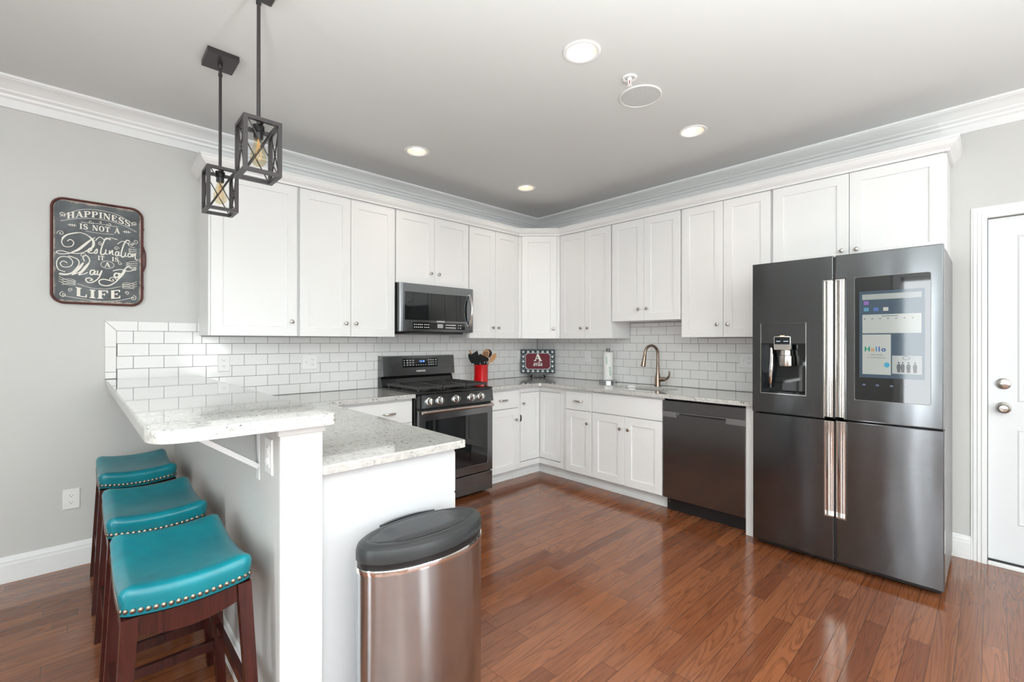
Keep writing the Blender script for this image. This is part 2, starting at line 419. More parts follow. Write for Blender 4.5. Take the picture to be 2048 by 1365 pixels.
# ceiling with holes for the recessed lamps
LAMPS = [(-2.163, -2.338, 0.072), (-0.953, -2.331, 0.072), (-2.121, -0.771, 0.072), (-0.960, -0.762, 0.072)]
structure(MB().slab([(ROOM_X - 0.1, ROOM_Y - 0.1), (0.1, ROOM_Y - 0.1), (0.1, 0.1), (ROOM_X - 0.1, 0.1)],
                    [arc(x, y, r, 0, 345, 23) for x, y, r in LAMPS], CEIL, CEIL + 0.06).build('ceiling', M_CEIL))
structure(MB().box(ROOM_X - 0.1, 0.1, 0.0, 0.1, 0.0, CEIL + 0.06).build('wall_left', M_WALL))
# right wall with the door opening
DY0, DY1, DZ = -3.697, -4.62, 2.065
structure(MB(lambda a, b, d: (d, a, b)).slab([(0.1, -0.0), (0.1, CEIL + 0.06), (ROOM_Y - 0.1, CEIL + 0.06), (ROOM_Y - 0.1, 0), (DY1, 0), (DY1, DZ), (DY0, DZ), (DY0, 0)], [], 0.0, 0.12).build('wall_right', M_WALL))
M_WALLW = paint('white_wall_paint', (0.80, 0.80, 0.79), 0.6)
def pierced(name, a0, a1, holes, T, m=None):
    hs = [[(x0, z0), (x1, z0), (x1, z1), (x0, z1)] for x0, x1, z0, z1 in holes]
    return structure(MB(T).slab([(a0, 0), (a1, 0), (a1, CEIL + 0.06), (a0, CEIL + 0.06)], hs, 0.0, 0.12).build(name, m or M_WALLW))
RT = lambda a, b, d: (a, ROOM_Y - d, b)
FT = lambda a, b, d: (ROOM_X - d, a, b)
rear_w = [(-3.6, -1.1, 0.10, 2.20), (-6.0, -4.4, 0.7, 2.2)]
front_w = [(-5.95, -4.25, 0.7, 2.2), (-3.24, -2.78, 0.12, 2.28)]
pierced('wall_rear', ROOM_X - 0.1, 0.1, rear_w, RT)
pierced('wall_front', ROOM_Y - 0.1, 0.1, front_w, FT, M_WALL)
k = 0
for T, lst in ((RT, rear_w), (FT, front_w)):
    for a0, a1, b0, b1 in lst:
        k += 1
        m = MB(T)
        for r in ((a0 - .09, a0, b0 - .09, b1 + .09), (a1, a1 + .09, b0 - .09, b1 + .09), (a0, a1, b1, b1 + .09), (a0, a1, b0 - .09, b0)):
            m.slab([(r[0], r[2]), (r[1], r[2]), (r[1], r[3]), (r[0], r[3])], [], -0.02, 0.0)
        n = 3 if a1 - a0 > 2 else 2 if a1 - a0 > 1 else 1
        for i in range(n + 1):
            c = a0 + (a1 - a0) * i / n; c0, c1 = max(a0, c - .03), min(a1, c + .03)
            m.slab([(c0, b0), (c1, b0), (c1, b1), (c0, b1)], [], 0.04, 0.08)
        for c0, c1 in ((b0, b0 + .06), (b1 - .06, b1)):
            m.slab([(a0, c0), (a1, c0), (a1, c1), (a0, c1)], [], 0.04, 0.08)
        wo = structure(m.build('window_%d' % k, M_TRIM))
        MB(T).slab([(a0, b0), (a1, b0), (a1, b1), (a0, b1)], [], 0.055, 0.061).build('pane', M_PANE, wo)

# crown moulding of the room
CROWN = [(0.0, 0.138), (0.016, 0.138), (0.016, 0.092), (0.022, 0.088), (0.030, 0.084), (0.034, 0.072), (0.048, 0.064), (0.052, 0.060), (0.054, 0.054), (0.066, 0.044), (0.084, 0.032), (0.104, 0.024), (0.118, 0.020), (0.122, 0.016), (0.130, 0.0145), (0.130, 0.0), (0.0, 0.0)]
def run_profile(prof, p0, p1, n, zref, sgn=-1, m0=0, m1=0):
    """extrude (out, down) profile between p0 and p1; n = outward normal; m0/m1 = mitre (1 inside corner)"""
    p0, p1, n = Vector((*p0, 0)), Vector((*p1, 0)), Vector((*n, 0)); t = (p1 - p0).normalized(); mb = MB()
    a = [p0 + n * o + t * (o * m0) + Vector((0, 0, zref + sgn * d)) for o, d in prof]
    b = [p1 + n * o - t * (o * m1) + Vector((0, 0, zref + sgn * d)) for o, d in prof]
    return mb.rings([a, b])
structure(run_profile(CROWN, (ROOM_X, 0), (0, 0), (0, -1), CEIL, -1, 1, 1).build('trim_1', M_TRIM, smooth=25))
structure(run_profile(CROWN, (0, 0), (0, ROOM_Y), (-1, 0), CEIL, -1, 1, 1).build('trim_2', M_TRIM, smooth=25))
structure(run_profile(CROWN, (0, ROOM_Y), (ROOM_X, ROOM_Y), (0, 1), CEIL, -1, 1, 1).build('trim_3', M_TRIM, smooth=25))
structure(run_profile(CROWN, (ROOM_X, ROOM_Y), (ROOM_X, 0), (1, 0), CEIL, -1, 1, 1).build('trim_4', M_TRIM, smooth=25))
BASE = [(0.0, 0.0), (0.016, 0.0), (0.016, 0.098), (0.013, 0.102), (0.013, 0.118), (0.009, 0.124), (0.007, 0.134), (0.0, 0.140)]
structure(run_profile(BASE, (ROOM_X, 0), (-3.485, 0), (0, -1), 0, 1).build('baseboard_left', M_TRIM))
structure(run_profile(BASE, (-3.485, 0), (-3.485, YK - 0.014), (-1, 0), 0, 1, 1, 0).build('baseboard_peninsula', M_TRIM))
structure(run_profile(BASE, (0, -3.0), (0, -3.628), (-1, 0), 0, 1).build('baseboard_right', M_TRIM))
structure(run_profile(BASE, (0, -4.70), (0, ROOM_Y), (-1, 0), 0, 1).build('baseboard_rear', M_TRIM))

# entry door in the right wall
CAS = [(0.0, 0.0), (0.020, 0.0), (0.020, 0.022), (0.016, 0.026), (0.016, 0.040), (0.012, 0.044), (0.012, 0.058), (0.008, 0.062), (0.008, 0.068), (0.0, 0.068)]
m = MB()
def cas_run(pa, pb):
    """casing frame: profile (thickness, distance out from the opening)"""
    return [[Vector((-th, pa[0] + dy * ds, pa[1] + dz * ds)) for th, ds in CAS] for (pa, dy, dz) in pb]
m.rings(cas_run(None, [((DY0, 0.0), 1, 0), ((DY0, DZ), 1, 1), ((DY1, DZ), -1, 1), ((DY1, 0.0), -1, 0)]))
structure(m.build('trim_5', M_TRIM))
d1 = structure(MB(lambda a, d, b: (d, a, b)).rects([(DY1 + .003, DY0 - .003, 0.03, DZ - .004, 0.06), (DY1 + .003, DY0 - .003, 0.03, DZ - .004, 0.02)]).build('door_1', M_DOORP))
for (a0, a1, b0, b1) in [(-4.10, -3.818, .975, 1.95), (-4.50, -4.218, .975, 1.95), (-4.10, -3.818, .255, .815), (-4.50, -4.218, .255, .815)]:
    MB(lambda a, d, b: (d, a, b)).rects([(a0, a1, b0, b1, 0.0199), (a0 + .008, a1 - .008, b0 + .008, b1 - .008, 0.016), (a0 + .018, a1 - .018, b0 + .018, b1 - .018, 0.024), (a0 + .035, a1 - .035, b0 + .035, b1 - .035, 0.024), (a0 + .055, a1 - .055, b0 + .055, b1 - .055, 0.0165)], cap0=False).build('raised_panel', M_DOORP, d1)
dk = MB().lathe([(0.033, 0), (0.033, 0.006), (0.026, 0.012), (0.012, 0.014), (0.011, 0.030), (0.022, 0.036), (0.028, 0.046), (0.027, 0.056), (0.018, 0.064), (0.0, 0.066)], (0.02, -3.763, 0.936), (-1, 0, 0)).build('door_knob', M_NICKEL, d1, smooth=True)
db = MB().lathe([(0.032, 0), (0.032, 0.008), (0.024, 0.014), (0.0, 0.015)], (0.02, -3.763, 1.078), (-1, 0, 0)).build('deadbolt', M_NICKEL, d1, smooth=True)
MB().box(-0.018, 0.006, -3.779, -3.747, 1.072, 1.084, 0.003).build('thumb_turn', M_NICKEL, db)
structure(MB().box(-0.02, 0.06, DY1 + .002, DY0 - .002, 0.0, 0.022, 0.004).build('trim_6', M_TRIM))
structure(MB().box(0.0, 0.055, DY1 + .004, DY0 - .004, 0.0225, 0.0295).build('trim_7', M_RUBBER))

# half wall of the peninsula with its white end board
structure(MB().box(-3.485, -3.36, YK, -0.0005, 0, 1.052).build('wall_peninsula', M_WALL))
M_POST_DIM = paint('post_white_dimmed', (0.73, 0.73, 0.725), 0.35, 0.008, 0.01); M_PANEL_DIM = paint('panel_white_dimmed', (0.67, 0.68, 0.70), 0.35, 0.008, 0.01)  # whites darkened in the colour to offset the strong light on this end
structure(MB().box(-3.488, -3.358, YK - 0.016, YK - 0.0005, 0.0, 1.03, 0.002).box(-3.495, -3.35, YK - 0.022, YK - 0.0005, 1.028, 1.053, 0.004).build('trim_8', M_POST_DIM))

# ------------------------------------------------------------------ tiled splashback
RU, RV, ZC = 0.154, 0.0786, 0.915
TG, TT = 0.00085, 0.008
def clip(a0, a1, b0, b1, zones):
    """cut a tile rectangle to the allowed zone list, keep pieces larger than a sliver"""
    out = []
    for z in zones:
        x0, x1, y0, y1 = max(a0, z[0]), min(a1, z[1]), max(b0, z[2]), min(b1, z[3])
        if x1 - x0 > 0.006 and y1 - y0 > 0.005: out.append((x0, x1, y0, y1))
    return out
def tile_face(mb, a0, a1, b0, b1):
    g = TG; c = 0.0016
    mb.rects([(a0 + g, a1 - g, b0 + g, b1 - g, 0.003), (a0 + g, a1 - g, b0 + g, b1 - g, TT - c), (a0 + g + c * .4, a1 - g - c * .4, b0 + g + c * .4, b1 - g - c * .4, TT - c * .4), (a0 + g + c, a1 - g - c, b0 + g + c, b1 - g - c, TT)], cap0=False)
def backsplash(name, T, off, lo, hi, zones, extra=None, grout=()):
    mb = MB(T); i0 = int((lo - off) / RU) - 3; i1 = int((hi - off) / RU) + 3
    for j in range(-1, 9):
        b0, b1 = ZC + j * RV, ZC + (j + 1) * RV; row = []
        for z in zones:                                   # join neighbouring zones that cut this course alike
            c = [z[0], z[1], max(b0, z[2]), min(b1, z[3])]
            if c[3] - c[2] < 0.005: continue
            if row and abs(row[-1][1] - c[0]) < 1e-6 and abs(row[-1][2] - c[2]) < 1e-6 and abs(row[-1][3] - c[3]) < 1e-6: row[-1][1] = c[1]
            else: row.append(c)
        for i in range(i0, i1):
            a0 = off + i * RU + (RU / 2 if j % 2 else 0)
            for r in clip(a0, a0 + RU, b0, b1, row): tile_face(mb, *r)
    if extra: extra(mb)
    o = structure(mb.build(name, M_TILE))
    g = MB(T)
    for a0, a1, b0, b1 in grout: g.rects([(a0, a1, b0, b1, 0.0003), (a0, a1, b0, b1, 0.0068)])
    g.build('grout', M_GROUT, o)
    return o
TA = lambda a, d, b: (a, -d, b)
TB = lambda a, d, b: (-d, -a, b)
ZL = ZC + 6 * RV
def border(mb):
    # bullnose border with a mitred corner at the top left
    for b0, b1 in ((1.092, 1.133), (1.133, 1.287)): tile_face(mb, -3.830, -3.776, b0, b1)
    g = TG
    for poly in ([(-3.830 + g, 1.287 + g), (-3.776 - g, 1.287 + g), (-3.776 - g, ZL - g), (-3.830 + g, 1.447 - 3 * g)],
                 [(-3.830 + 3 * g, 1.447 - g), (-3.776 + g, ZL + g), (-3.674 - g, ZL + g), (-3.674 - g, 1.447 - g)]):
        mb.rings([[(p[0], d, p[1]) for p in poly] for d in (0.003, TT)], cap0=False)
    for a0, a1 in ((-3.674, -3.519), (-3.519, -3.364), (-3.364, -3.3435)): tile_face(mb, a0, a1, ZL, 1.447)
backsplash('wall_tile_left', TA, -3.3107, -3.83, 0,
           [(-3.776, -3.336, ZC + 2 * RV, ZL), (-3.336, -2.05, ZC + .002, 1.3565), (-2.05, -1.28, 0.917, 1.399), (-1.28, -0.009, ZC + .002, 1.3565)], border,
           [(-3.829, -3.345, 1.0915, 1.446), (-3.345, -2.0545, 0.9165, 1.3565), (-2.0545, -1.2795, 0.9165, 1.399), (-1.2795, -0.0005, 0.9165, 1.3565)])
backsplash('wall_tile_right', TB, 0.4119, 0, 2.62,
           [(0.009, 1.266, ZC + .002, 1.3565), (1.266, 1.942, ZC + .002, 1.5045), (1.942, 2.612, ZC + .002, 1.3565)], None,
           [(0.009, 1.267, 0.9165, 1.3565), (1.267, 1.941, 0.9165, 1.5045), (1.941, 2.613, 0.9165, 1.3565)])

# ------------------------------------------------------------------ cabinets
TD0 = Vector((-0.625, -0.33, 0)); TDe = (Vector((-0.33, -0.625, 0)) - TD0).normalized(); TDn = Vector((-1, -1, 0)).normalized()
TD = lambda a, d, b: tuple(TD0 + TDe * a + TDn * d + Vector((0, 0, b)))
def shaker(mb, a0, a1, b0, b1, d0, d1, st=0.064, rail=None):
    rail = rail or st; c = 0.0015
    mb.rects([(a0, a1, b0, b1, d0), (a0, a1, b0, b1, d1 - c), (a0 + c, a1 - c, b0 + c, b1 - c, d1),
              (a0 + st, a1 - st, b0 + rail, b1 - rail, d1), (a0 + st + .002, a1 - st - .002, b0 + rail + .002, b1 - rail - .002, d1 - 0.008)])
def slabfront(mb, a0, a1, b0, b1, d0, d1):
    c = 0.002
    mb.rects([(a0, a1, b0, b1, d0), (a0, a1, b0, b1, d1 - c), (a0 + c, a1 - c, b0 + c, b1 - c, d1)])
KN = [(0.008, 0.0), (0.0055, 0.003), (0.005, 0.010), (0.008, 0.014), (0.0135, 0.018), (0.0145, 0.022), (0.0125, 0.027), (0.007, 0.0295), (0.0, 0.030)]
def knob(T, a, b, d, parent, nm='knob'):
    p0 = Vector(T(a, d, b)); ax = Vector(T(a, d + 1, b)) - p0
    return MB().lathe(KN, p0, ax, 20).build(nm, M_NICKEL, parent, smooth=True)
def pull(T, a, b, d, parent, w=0.10):
    n = 10; pts = [T(a + w / 2 * math.cos(PI - PI * i / n), d + 0.028 * math.sin(PI * i / n) ** 0.7, b) for i in range(n + 1)]
    rr = [0.005 + 0.0035 * math.sin(PI * i / n) for i in range(n + 1)]
    return MB().loft(pts, rr, 10).build('handle', M_NICKEL, parent, smooth=True)
G = 0.0015
UD = 0.308            # carcass depth of the wall cabinets
def wall_cabinet(label, T, u0, u1, z0, doors, top=2.425, group='white shaker wall cabinets'):
    o = Vector(T((u0 + u1) / 2, 0.0, z0)); t = thing('wall_cabinet', label, 'cabinet', o, group)
    MB(T).box(u0 + .0008, u1 - .0008, 0.0008, UD, z0 + 0.003, top).build('body', M_CAB, t)
    for (a0, a1, ku, kz) in doors:
        mb = MB(T); shaker(mb, a0 + G, a1 - G, z0 + .002, 2.416, UD + 0.002, UD + 0.022)
        dd = mb.build('door', M_CAB, t)
        knob(T, ku, kz, UD + 0.022, dd)
    return t
wall_cabinet('wide single door white wall cabinet at the open end of the run, above the bar', TA, -3.352, -2.812, 1.358, [(-3.342, -2.822, -2.862, 1.461)])
wall_cabinet('two door white wall cabinet between the wide single door one and the microwave', TA, -2.812, -2.050, 1.358, [(-2.806, -2.431, -2.473, 1.460), (-2.431, -2.056, -2.394, 1.460)])
wall_cabinet('short two door white wall cabinet directly above the microwave', TA, -2.050, -1.284, 1.812, [(-2.046, -1.668, -1.712, 1.916), (-1.668, -1.288, -1.630, 1.916)])
wall_cabinet('two door white wall cabinet between the microwave and the diagonal corner cabinet', TA, -1.284, -0.627, 1.352, [(-1.280, -0.956, -0.994, 1.459), (-0.956, -0.636, -0.922, 1.458)])
wall_cabinet('two door white wall cabinet beside the diagonal corner cabinet, above the paper towels', TB, 0.627, 1.262, 1.352, [(0.636, 0.953, 0.913, 1.456), (0.953, 1.258, 0.994, 1.456)])
wall_cabinet('shortened two door white wall cabinet above the faucet and sink', TB, 1.262, 1.944, 1.508, [(1.268, 1.602, 1.558, 1.614), (1.602, 1.940, 1.637, 1.615)])
wall_cabinet('tall two door white wall cabinet between the sink cabinet and the refrigerator', TB, 1.944, 2.624, 1.358, [(1.948, 2.285, 2.245, 1.460), (2.285, 2.618, 2.324, 1.459)])
wall_cabinet('wide short two door white wall cabinet above the refrigerator', TB, 2.624, 3.538, 1.846, [(2.632, 3.080, 3.042, 1.917), (3.080, 3.529, 3.120, 1.916)])
# diagonal corner unit
t = thing('wall_cabinet', 'narrow diagonal single door white wall cabinet in the corner above the monogram sign', 'cabinet', (-0.30, -0.30, 1.352), 'white shaker wall cabinets')
MB().slab([(-0.0008, -0.0008), (-0.0008, -0.6255), (-0.318, -0.6255), (-0.6255, -0.318), (-0.6255, -0.0008)], [], 1.355, 2.425).build('body', M_CAB, t)
L = (Vector((-0.33, -0.625, 0)) - TD0).length
mb = MB(TD); shaker(mb, 0.030, L - 0.030, 1.354, 2.416, -0.006, 0.016); dd = mb.build('door', M_CAB, t); knob(TD, L - 0.062, 1.455, 0.016, dd)
# crown moulding along the top of the wall cabinets
CC = [(0.0, 0.0), (0.014, 0.0), (0.016, 0.012), (0.022, 0.017), (0.036, 0.030), (0.046, 0.046), (0.050, 0.056), (0.055, 0.058), (0.055, 0.068), (0.0, 0.068)]
fp = [(-3.352, 0.0), (-3.352, -0.332), (-0.636, -0.332), (-0.332, -0.636), (-0.332, -3.538), (0.0, -3.538)]
def off_path(path, o):
    out = []
    for i, p in enumerate(path):
        p = Vector(p); ns = []
        for a, b in ((i - 1, i), (i, i + 1)):
            if a >= 0 and b < len(path):
                tt = (Vector(path[b]) - Vector(path[a])).normalized(); ns.append(Vector((tt.y, -tt.x)))
        n = sum(ns, Vector((0, 0))); n = n / n.length
        out.append(p + n * (o / n.dot(ns[0])))
    return out
mb = MB(); rs = []
cols = [off_path(fp, o) for o, z in CC]
mb.rings([[Vector((cols[k][i].x + (-.001 if i == 5 else 0), cols[k][i].y - (.001 if i == 0 else 0), 2.418 + CC[k][1])) for k in range(len(CC))] for i in range(len(fp))])
ccm = mb.build('crown_moulding', M_CAB); tag(ccm, 'white crown moulding running along the tops of the wall cabinets', 'moulding')

BD = 0.598
def base_cabinet(label, T, u0, u1, drawers=(), doors=(), falses=(), toe=True, hole=None):
    o = Vector(T((u0 + u1) / 2, 0.0, 0.0)); t = thing('base_cabinet', label, 'cabinet', o, 'white shaker base cabinets')
    if hole:
        z1 = hole; MB(T).box(u0 + .0008, u1 - .0008, 0.001, BD, 0.108, z1).box(u0 + .0008, u1 - .0008, BD - .02, BD, z1, 0.8835).build('body', M_CAB, t)
    else:
        MB(T).box(u0 + .0008, u1 - .0008, 0.001, BD, 0.108, 0.8835).build('body', M_CAB, t)
    MB(T).box(u0 + .0008, u1 - .0008, 0.02, 0.525, 0.0, 0.1075).box(u0 + .0008, u1 - .0008, 0.5255, 0.535, 0.0, 0.03, 0.003).build('toe_kick', M_TRIM, t)
    for a0, a1, b0, b1, pu in drawers:
        mb = MB(T); slabfront(mb, a0 + G, a1 - G, b0, b1, BD + .001, BD + .021); dr = mb.build('drawer', M_CAB, t)
        if pu is not None: pull(T, pu, (b0 + b1) / 2, BD + .020, dr)
    for a0, a1, b0, b1 in falses:
        mb = MB(T); slabfront(mb, a0 + G, a1 - G, b0, b1, BD + .001, BD + .021); mb.build('false_front', M_CAB, t)
    for a0, a1, b0, b1, ku, kz in doors:
        mb = MB(T); shaker(mb, a0 + G, a1 - G, b0, b1, BD + .001, BD + .021); dd = mb.build('door', M_CAB, t); knob(T, ku, kz, BD + .021, dd)
    return t
base_cabinet('white base cabinet with a drawer, between the range and the peninsula', TA, -2.735, -2.056, [(-2.69, -2.066, 0.697, 0.862, -2.264)], [(-2.69, -2.378, 0.112, 0.690, -2.41, 0.587), (-2.378, -2.066, 0.112, 0.690, -2.34, 0.587)])
base_cabinet('narrow white base cabinet with a drawer between the range and the corner cabinet', TA, -1.280, -0.909, [(-1.272, -0.915, 0.699, 0.862, -1.112)], [(-1.272, -0.915, 0.112, 0.692, -0.957, 0.587)])
base_cabinet('narrow white base cabinet with a drawer between the corner cabinet and sink cabinet', TB, 0.909, 1.254, [(0.952, 1.252, 0.694, 0.858, 1.105)], [(0.952, 1.252, 0.112, 0.688, 1.211, 0.587)])
base_cabinet('wide white sink base cabinet with two doors below a plain false front', TB, 1.254, 1.938, [], [(1.256, 1.590, 0.112, 0.690, 1.556, 0.588), (1.590, 1.934, 0.112, 0.690, 1.634, 0.588)], [(1.256, 1.934, 0.697, 0.866)], hole=0.70)
# corner cabinet with folding L-shaped door
t = thing('base_cabinet', 'white inside corner base cabinet with a folding two leaf door and no drawer', 'cabinet', (-0.45, -0.45, 0), 'white shaker base cabinets')
MB().slab([(-0.001, -0.001), (-0.001, -0.908), (-0.578, -0.908), (-0.578, -0.578), (-0.908, -0.578), (-0.908, -0.001)], [], 0.108, 0.8835).box(-.598, -.5785, -.908, -.872, .108, .8835).box(-.908, -.872, -.598, -.5785, .108, .8835) \
    .slab([(-0.578, -0.578), (-0.578, -0.871), (-0.598, -0.871), (-0.598, -0.598), (-0.871, -0.598), (-0.871, -0.578)], [], 0.834, 0.8835).slab([(-0.578, -0.578), (-0.578, -0.871), (-0.598, -0.871), (-0.598, -0.598), (-0.871, -0.598), (-0.871, -0.578)], [], 0.108, 0.160).build('body', M_CAB, t)
MB().slab([(-0.02, -0.02), (-0.02, -0.908), (-0.525, -0.908), (-0.525, -0.525), (-0.908, -0.525), (-0.908, -0.02)], [], 0.0, 0.1075).slab([(-0.5255, -0.5255), (-0.5255, -0.908), (-0.535, -0.908), (-0.535, -0.535), (-0.908, -0.535), (-0.908, -0.5255)], [], 0.0, 0.03).build('toe_kick', M_TRIM, t)
mb = MB(TA); shaker(mb, -0.868, -0.601, 0.168, 0.824, 0.5785, 0.5995, 0.055); dd = mb.build('door', M_CAB, t); knob(TA, -0.839, 0.725, 0.5995, dd)
mb = MB(TB); shaker(mb, 0.601, 0.868, 0.168, 0.824, 0.5785, 0.5995, 0.055); mb.build('door', M_CAB, t)
MB(TA).loft([(-0.871, 0.600, 0.555), (-0.866, 0.604, 0.570), (-0.8655, 0.605, 0.590), (-0.866, 0.604, 0.605), (-0.871, 0.600, 0.618)], 0.006, 8).build('latch', M_BLACK, t, smooth=True)
# peninsula units (fronts face the kitchen)
XP = -3.358
TP = lambda a, d, b: (XP + d * (0.56 / 0.62), -a, b)
tp = thing('base_cabinet', 'white peninsula base cabinet with drawers, its plain end panel behind the trash can', 'cabinet', (XP + 0.3, -1.85, 0), 'white shaker base cabinets')
MB().box(XP + .001, -2.815, -2.168, -1.52, 0.108, 0.8835).build('body', M_CAB, tp)
MB().box(XP + .001, -2.812, -2.182, -2.1685, 0.0, 0.8835, 0.001).box(-2.835, -2.8115, -2.184, -2.1685, 0.0, 0.8835).build('end_panel', M_PANEL_DIM, tp)
MB().box(XP + .02, -2.88, -2.168, -1.52, 0.0, 0.1075).build('toe_kick', M_TRIM, tp)
for b0, b1 in ((0.697, 0.862), (0.412, 0.690), (0.112, 0.405)):
    dr = MB().box(-2.8145, -2.795, -2.168, -1.535, b0, b1, 0.002).build('drawer', M_CAB, tp)
    MB().loft([(-2.797, -1.90, (b0 + b1) / 2), (-2.775, -1.89, (b0 + b1) / 2), (-2.77, -1.85, (b0 + b1) / 2), (-2.775, -1.81, (b0 + b1) / 2), (-2.797, -1.80, (b0 + b1) / 2)], 0.005, 8).build('handle', M_NICKEL, dr, smooth=True)
tq = thing('base_cabinet', 'white peninsula base cabinet nearer the tiled wall, under the lower countertop', 'cabinet', (XP + 0.3, -1.0, 0), 'white shaker base cabinets')
MB().box(XP + .001, -2.815, -1.518, -0.05, 0.108, 0.8835).build('body', M_CAB, tq)
MB().box(XP + .02, -2.88, -1.518, -0.05, 0.0, 0.1075).build('toe_kick', M_TRIM, tq)
for y0, y1 in ((-1.515, -1.10), (-1.097, -0.68)):
    mb = MB(lambda a, d, b: (d, a, b)); shaker(mb, y0, y1, 0.112, 0.862, -2.8145, -2.795); dd = mb.build('door', M_CAB, tq)
    MB().lathe(KN, (-2.795, y0 + .04 if y0 > -1.3 else y1 - .04, 0.76), (1, 0, 0), 16).build('knob', M_NICKEL, dd, smooth=True)
tag(MB().box(-0.625, -0.001, -2.603, -2.556, 0.0, 0.8835, 0.001).build('end_panel', M_CAB), 'white upright panel between the dishwasher and the refrigerator', 'panel')

# ------------------------------------------------------------------ countertops
def rounded(poly, rad):
    """round chosen corners: rad maps index -> radius"""
    out = []; n = len(poly)
    for i, p in enumerate(poly):
        r = rad.get(i, 0); p = Vector(p)
        if not r: out.append(tuple(p)); continue
        a = (Vector(poly[i - 1]) - p).normalized(); b = (Vector(poly[(i + 1) % n]) - p).normalized()
        for k in range(9):
            s = k / 8; out.append(tuple((p + a * r) * (1 - s) ** 2 + p * 2 * s * (1 - s) + (p + b * r) * s * s))
    return out
bar = MB().slab(rounded([(-3.828, -0.009), (-3.812, -2.245), (-3.328, -2.245), (-3.345, -0.009)], {1: 0.10, 2: 0.022}), [], 1.054, 1.0905, 0.006).build('bar_counter', M_GRANITE, smooth=30)
tag(bar, 'raised pale granite bar top with rounded corner above the teal stools', 'countertop')
c1 = MB().slab(rounded([(-3.358, -0.009), (-3.358, -2.212), (-2.768, -2.212), (-2.745, -0.652), (-2.056, -0.652), (-2.056, -0.009)], {2: 0.02, 3: 0.012}), [], 0.885, 0.915, 0.005).build('countertop', M_GRANITE, smooth=30)
tag(c1, 'lower L-shaped pale granite countertop on the peninsula, left of the range', 'countertop')
SINK = rrect(-0.485, -0.165, -1.885, -1.335, 0.13, 8)
c2 = MB().slab(rounded([(-0.009, -0.009), (-1.278, -0.009), (-1.278, -0.655), (-0.655, -0.655), (-0.655, -2.618), (-0.009, -2.618)], {3: 0.03}), [SINK], 0.885, 0.915, 0.005).build('countertop', M_GRANITE, smooth=30)
tag(c2, 'pale granite corner countertop with the sink cut-out, from range to refrigerator', 'countertop')
# sink bowl
t = thing('sink', 'undermount stainless sink bowl set in the granite below the faucet', 'sink', (-0.325, -1.61, 0.72))
def rloop(g, z): return [(x, y, z) for x, y in rrect(-0.485 - g, -0.165 + g, -1.885 - g, -1.335 + g, 0.13 + g * .5, 8)]
MB().rings([rloop(0.022, 0.884), rloop(0.004, 0.884), rloop(0.0, 0.86), rloop(-0.01, 0.75), rloop(-0.04, 0.728), rloop(-0.10, 0.724)], cap0=False).build('basin', M_SINK, t, smooth=True)
MB().lathe([(0.04, 0), (0.042, 0.003), (0.03, 0.004), (0.0, 0.002)], (-0.325, -1.61, 0.7245)).build('drain', M_CHROME, t, smooth=True)

# ------------------------------------------------------------------ faucet
fx, fy = -0.118, -1.62
t = thing('faucet', 'bronze gooseneck pull-down faucet with a side lever behind the sink', 'faucet', (fx, fy, 0.915))
MB().lathe([(0.030, 0.0005), (0.030, 0.006), (0.026, 0.02), (0.025, 0.075), (0.020, 0.11), (0.0145, 0.13), (0.0145, 0.20)], (fx, fy, 0.915)).build('body', M_FAUCET, t, smooth=True)
sd = Vector((-0.93, 0.36, 0)).normalized(); c0 = Vector((fx, fy, 1.115))
pts = [c0 + Vector((0, 0, h)) for h in (0, .03, .06, .09)]
R_ = 0.072
for i in range(1, 15):
    a = PI - (PI * 1.02) * i / 14
    pts.append(c0 + Vector((0, 0, .10)) + sd * (R_ + R_ * math.cos(a)) + Vector((0, 0, R_ * math.sin(a))))
MB().loft(pts, 0.0125, 16).build('spout', M_FAUCET, t, smooth=True)
e = pts[-1]; dr = (pts[-1] - pts[-2]).normalized() + sd * 0.13
MB().lathe([(0.013, 0.0), (0.016, 0.012), (0.0165, 0.03), (0.019, 0.07), (0.021, 0.10), (0.021, 0.112), (0.016, 0.115), (0.0, 0.112)], e, dr).build('spray_head', M_FAUCET, t, smooth=True)
lv = MB().lathe([(0.019, 0.0), (0.019, 0.05), (0.014, 0.06), (0.0, 0.062)], (fx, fy - .015, 0.978), (0, -1, 0.1)).build('handle', M_FAUCET, t, smooth=True)
MB().loft(spline([(fx, fy - .06, .984), (fx - .005, fy - .092, .992), (fx - .01, fy - .115, 1.02), (fx - .012, fy - .118, 1.062)], 6), [.0115] * 6 + [.010] * 6 + [.008] * 6 + [.006], 12).build('lever', M_FAUCET, lv, smooth=True)

# ------------------------------------------------------------------ paper towels
px, py = -0.105, -1.072
t = thing('paper_towel_holder', 'brushed metal paper towel holder standing on the counter beside the sink', 'holder', (px, py, 0.915))
MB().lathe([(0.089, 0.0005), (0.089, 0.021), (0.085, 0.0255), (0.0, 0.026)], (px, py, 0.915), seg=40).build('base', M_STEEL, t, smooth=True)
MB().cyl((px, py, 0.942), (px, py, 1.222), 0.006).build('pole', M_NICKEL, t, smooth=True)
MB().lathe([(0.006, 0), (0.015, 0.002), (0.015, 0.012), (0.019, 0.014), (0.019, 0.030), (0.013, 0.034), (0, 0.035)], (px, py, 1.222)).build('finial', M_GUN, t, smooth=True)
t = thing('paper_towel_roll', 'white paper towel roll with green leaf print on the holder', 'paper towels', (px, py, 0.942))
MB().rings([[(px + r * math.cos(a), py + r * math.sin(a), z) for a in [2 * PI * k / 36 for k in range(36)]] for r, z in ((0.02, 0.943), (0.047, 0.943), (0.0475, 1.216), (0.02, 1.218), (0.02, 0.943))], False, False).build('roll', M_PAPER, t, smooth=True)
va = math.atan2(CAM.y - py, CAM.x - px)
def on_roll(u, z, r=0.0479): return (px + r * math.cos(va + u / r), py + r * math.sin(va + u / r), z)
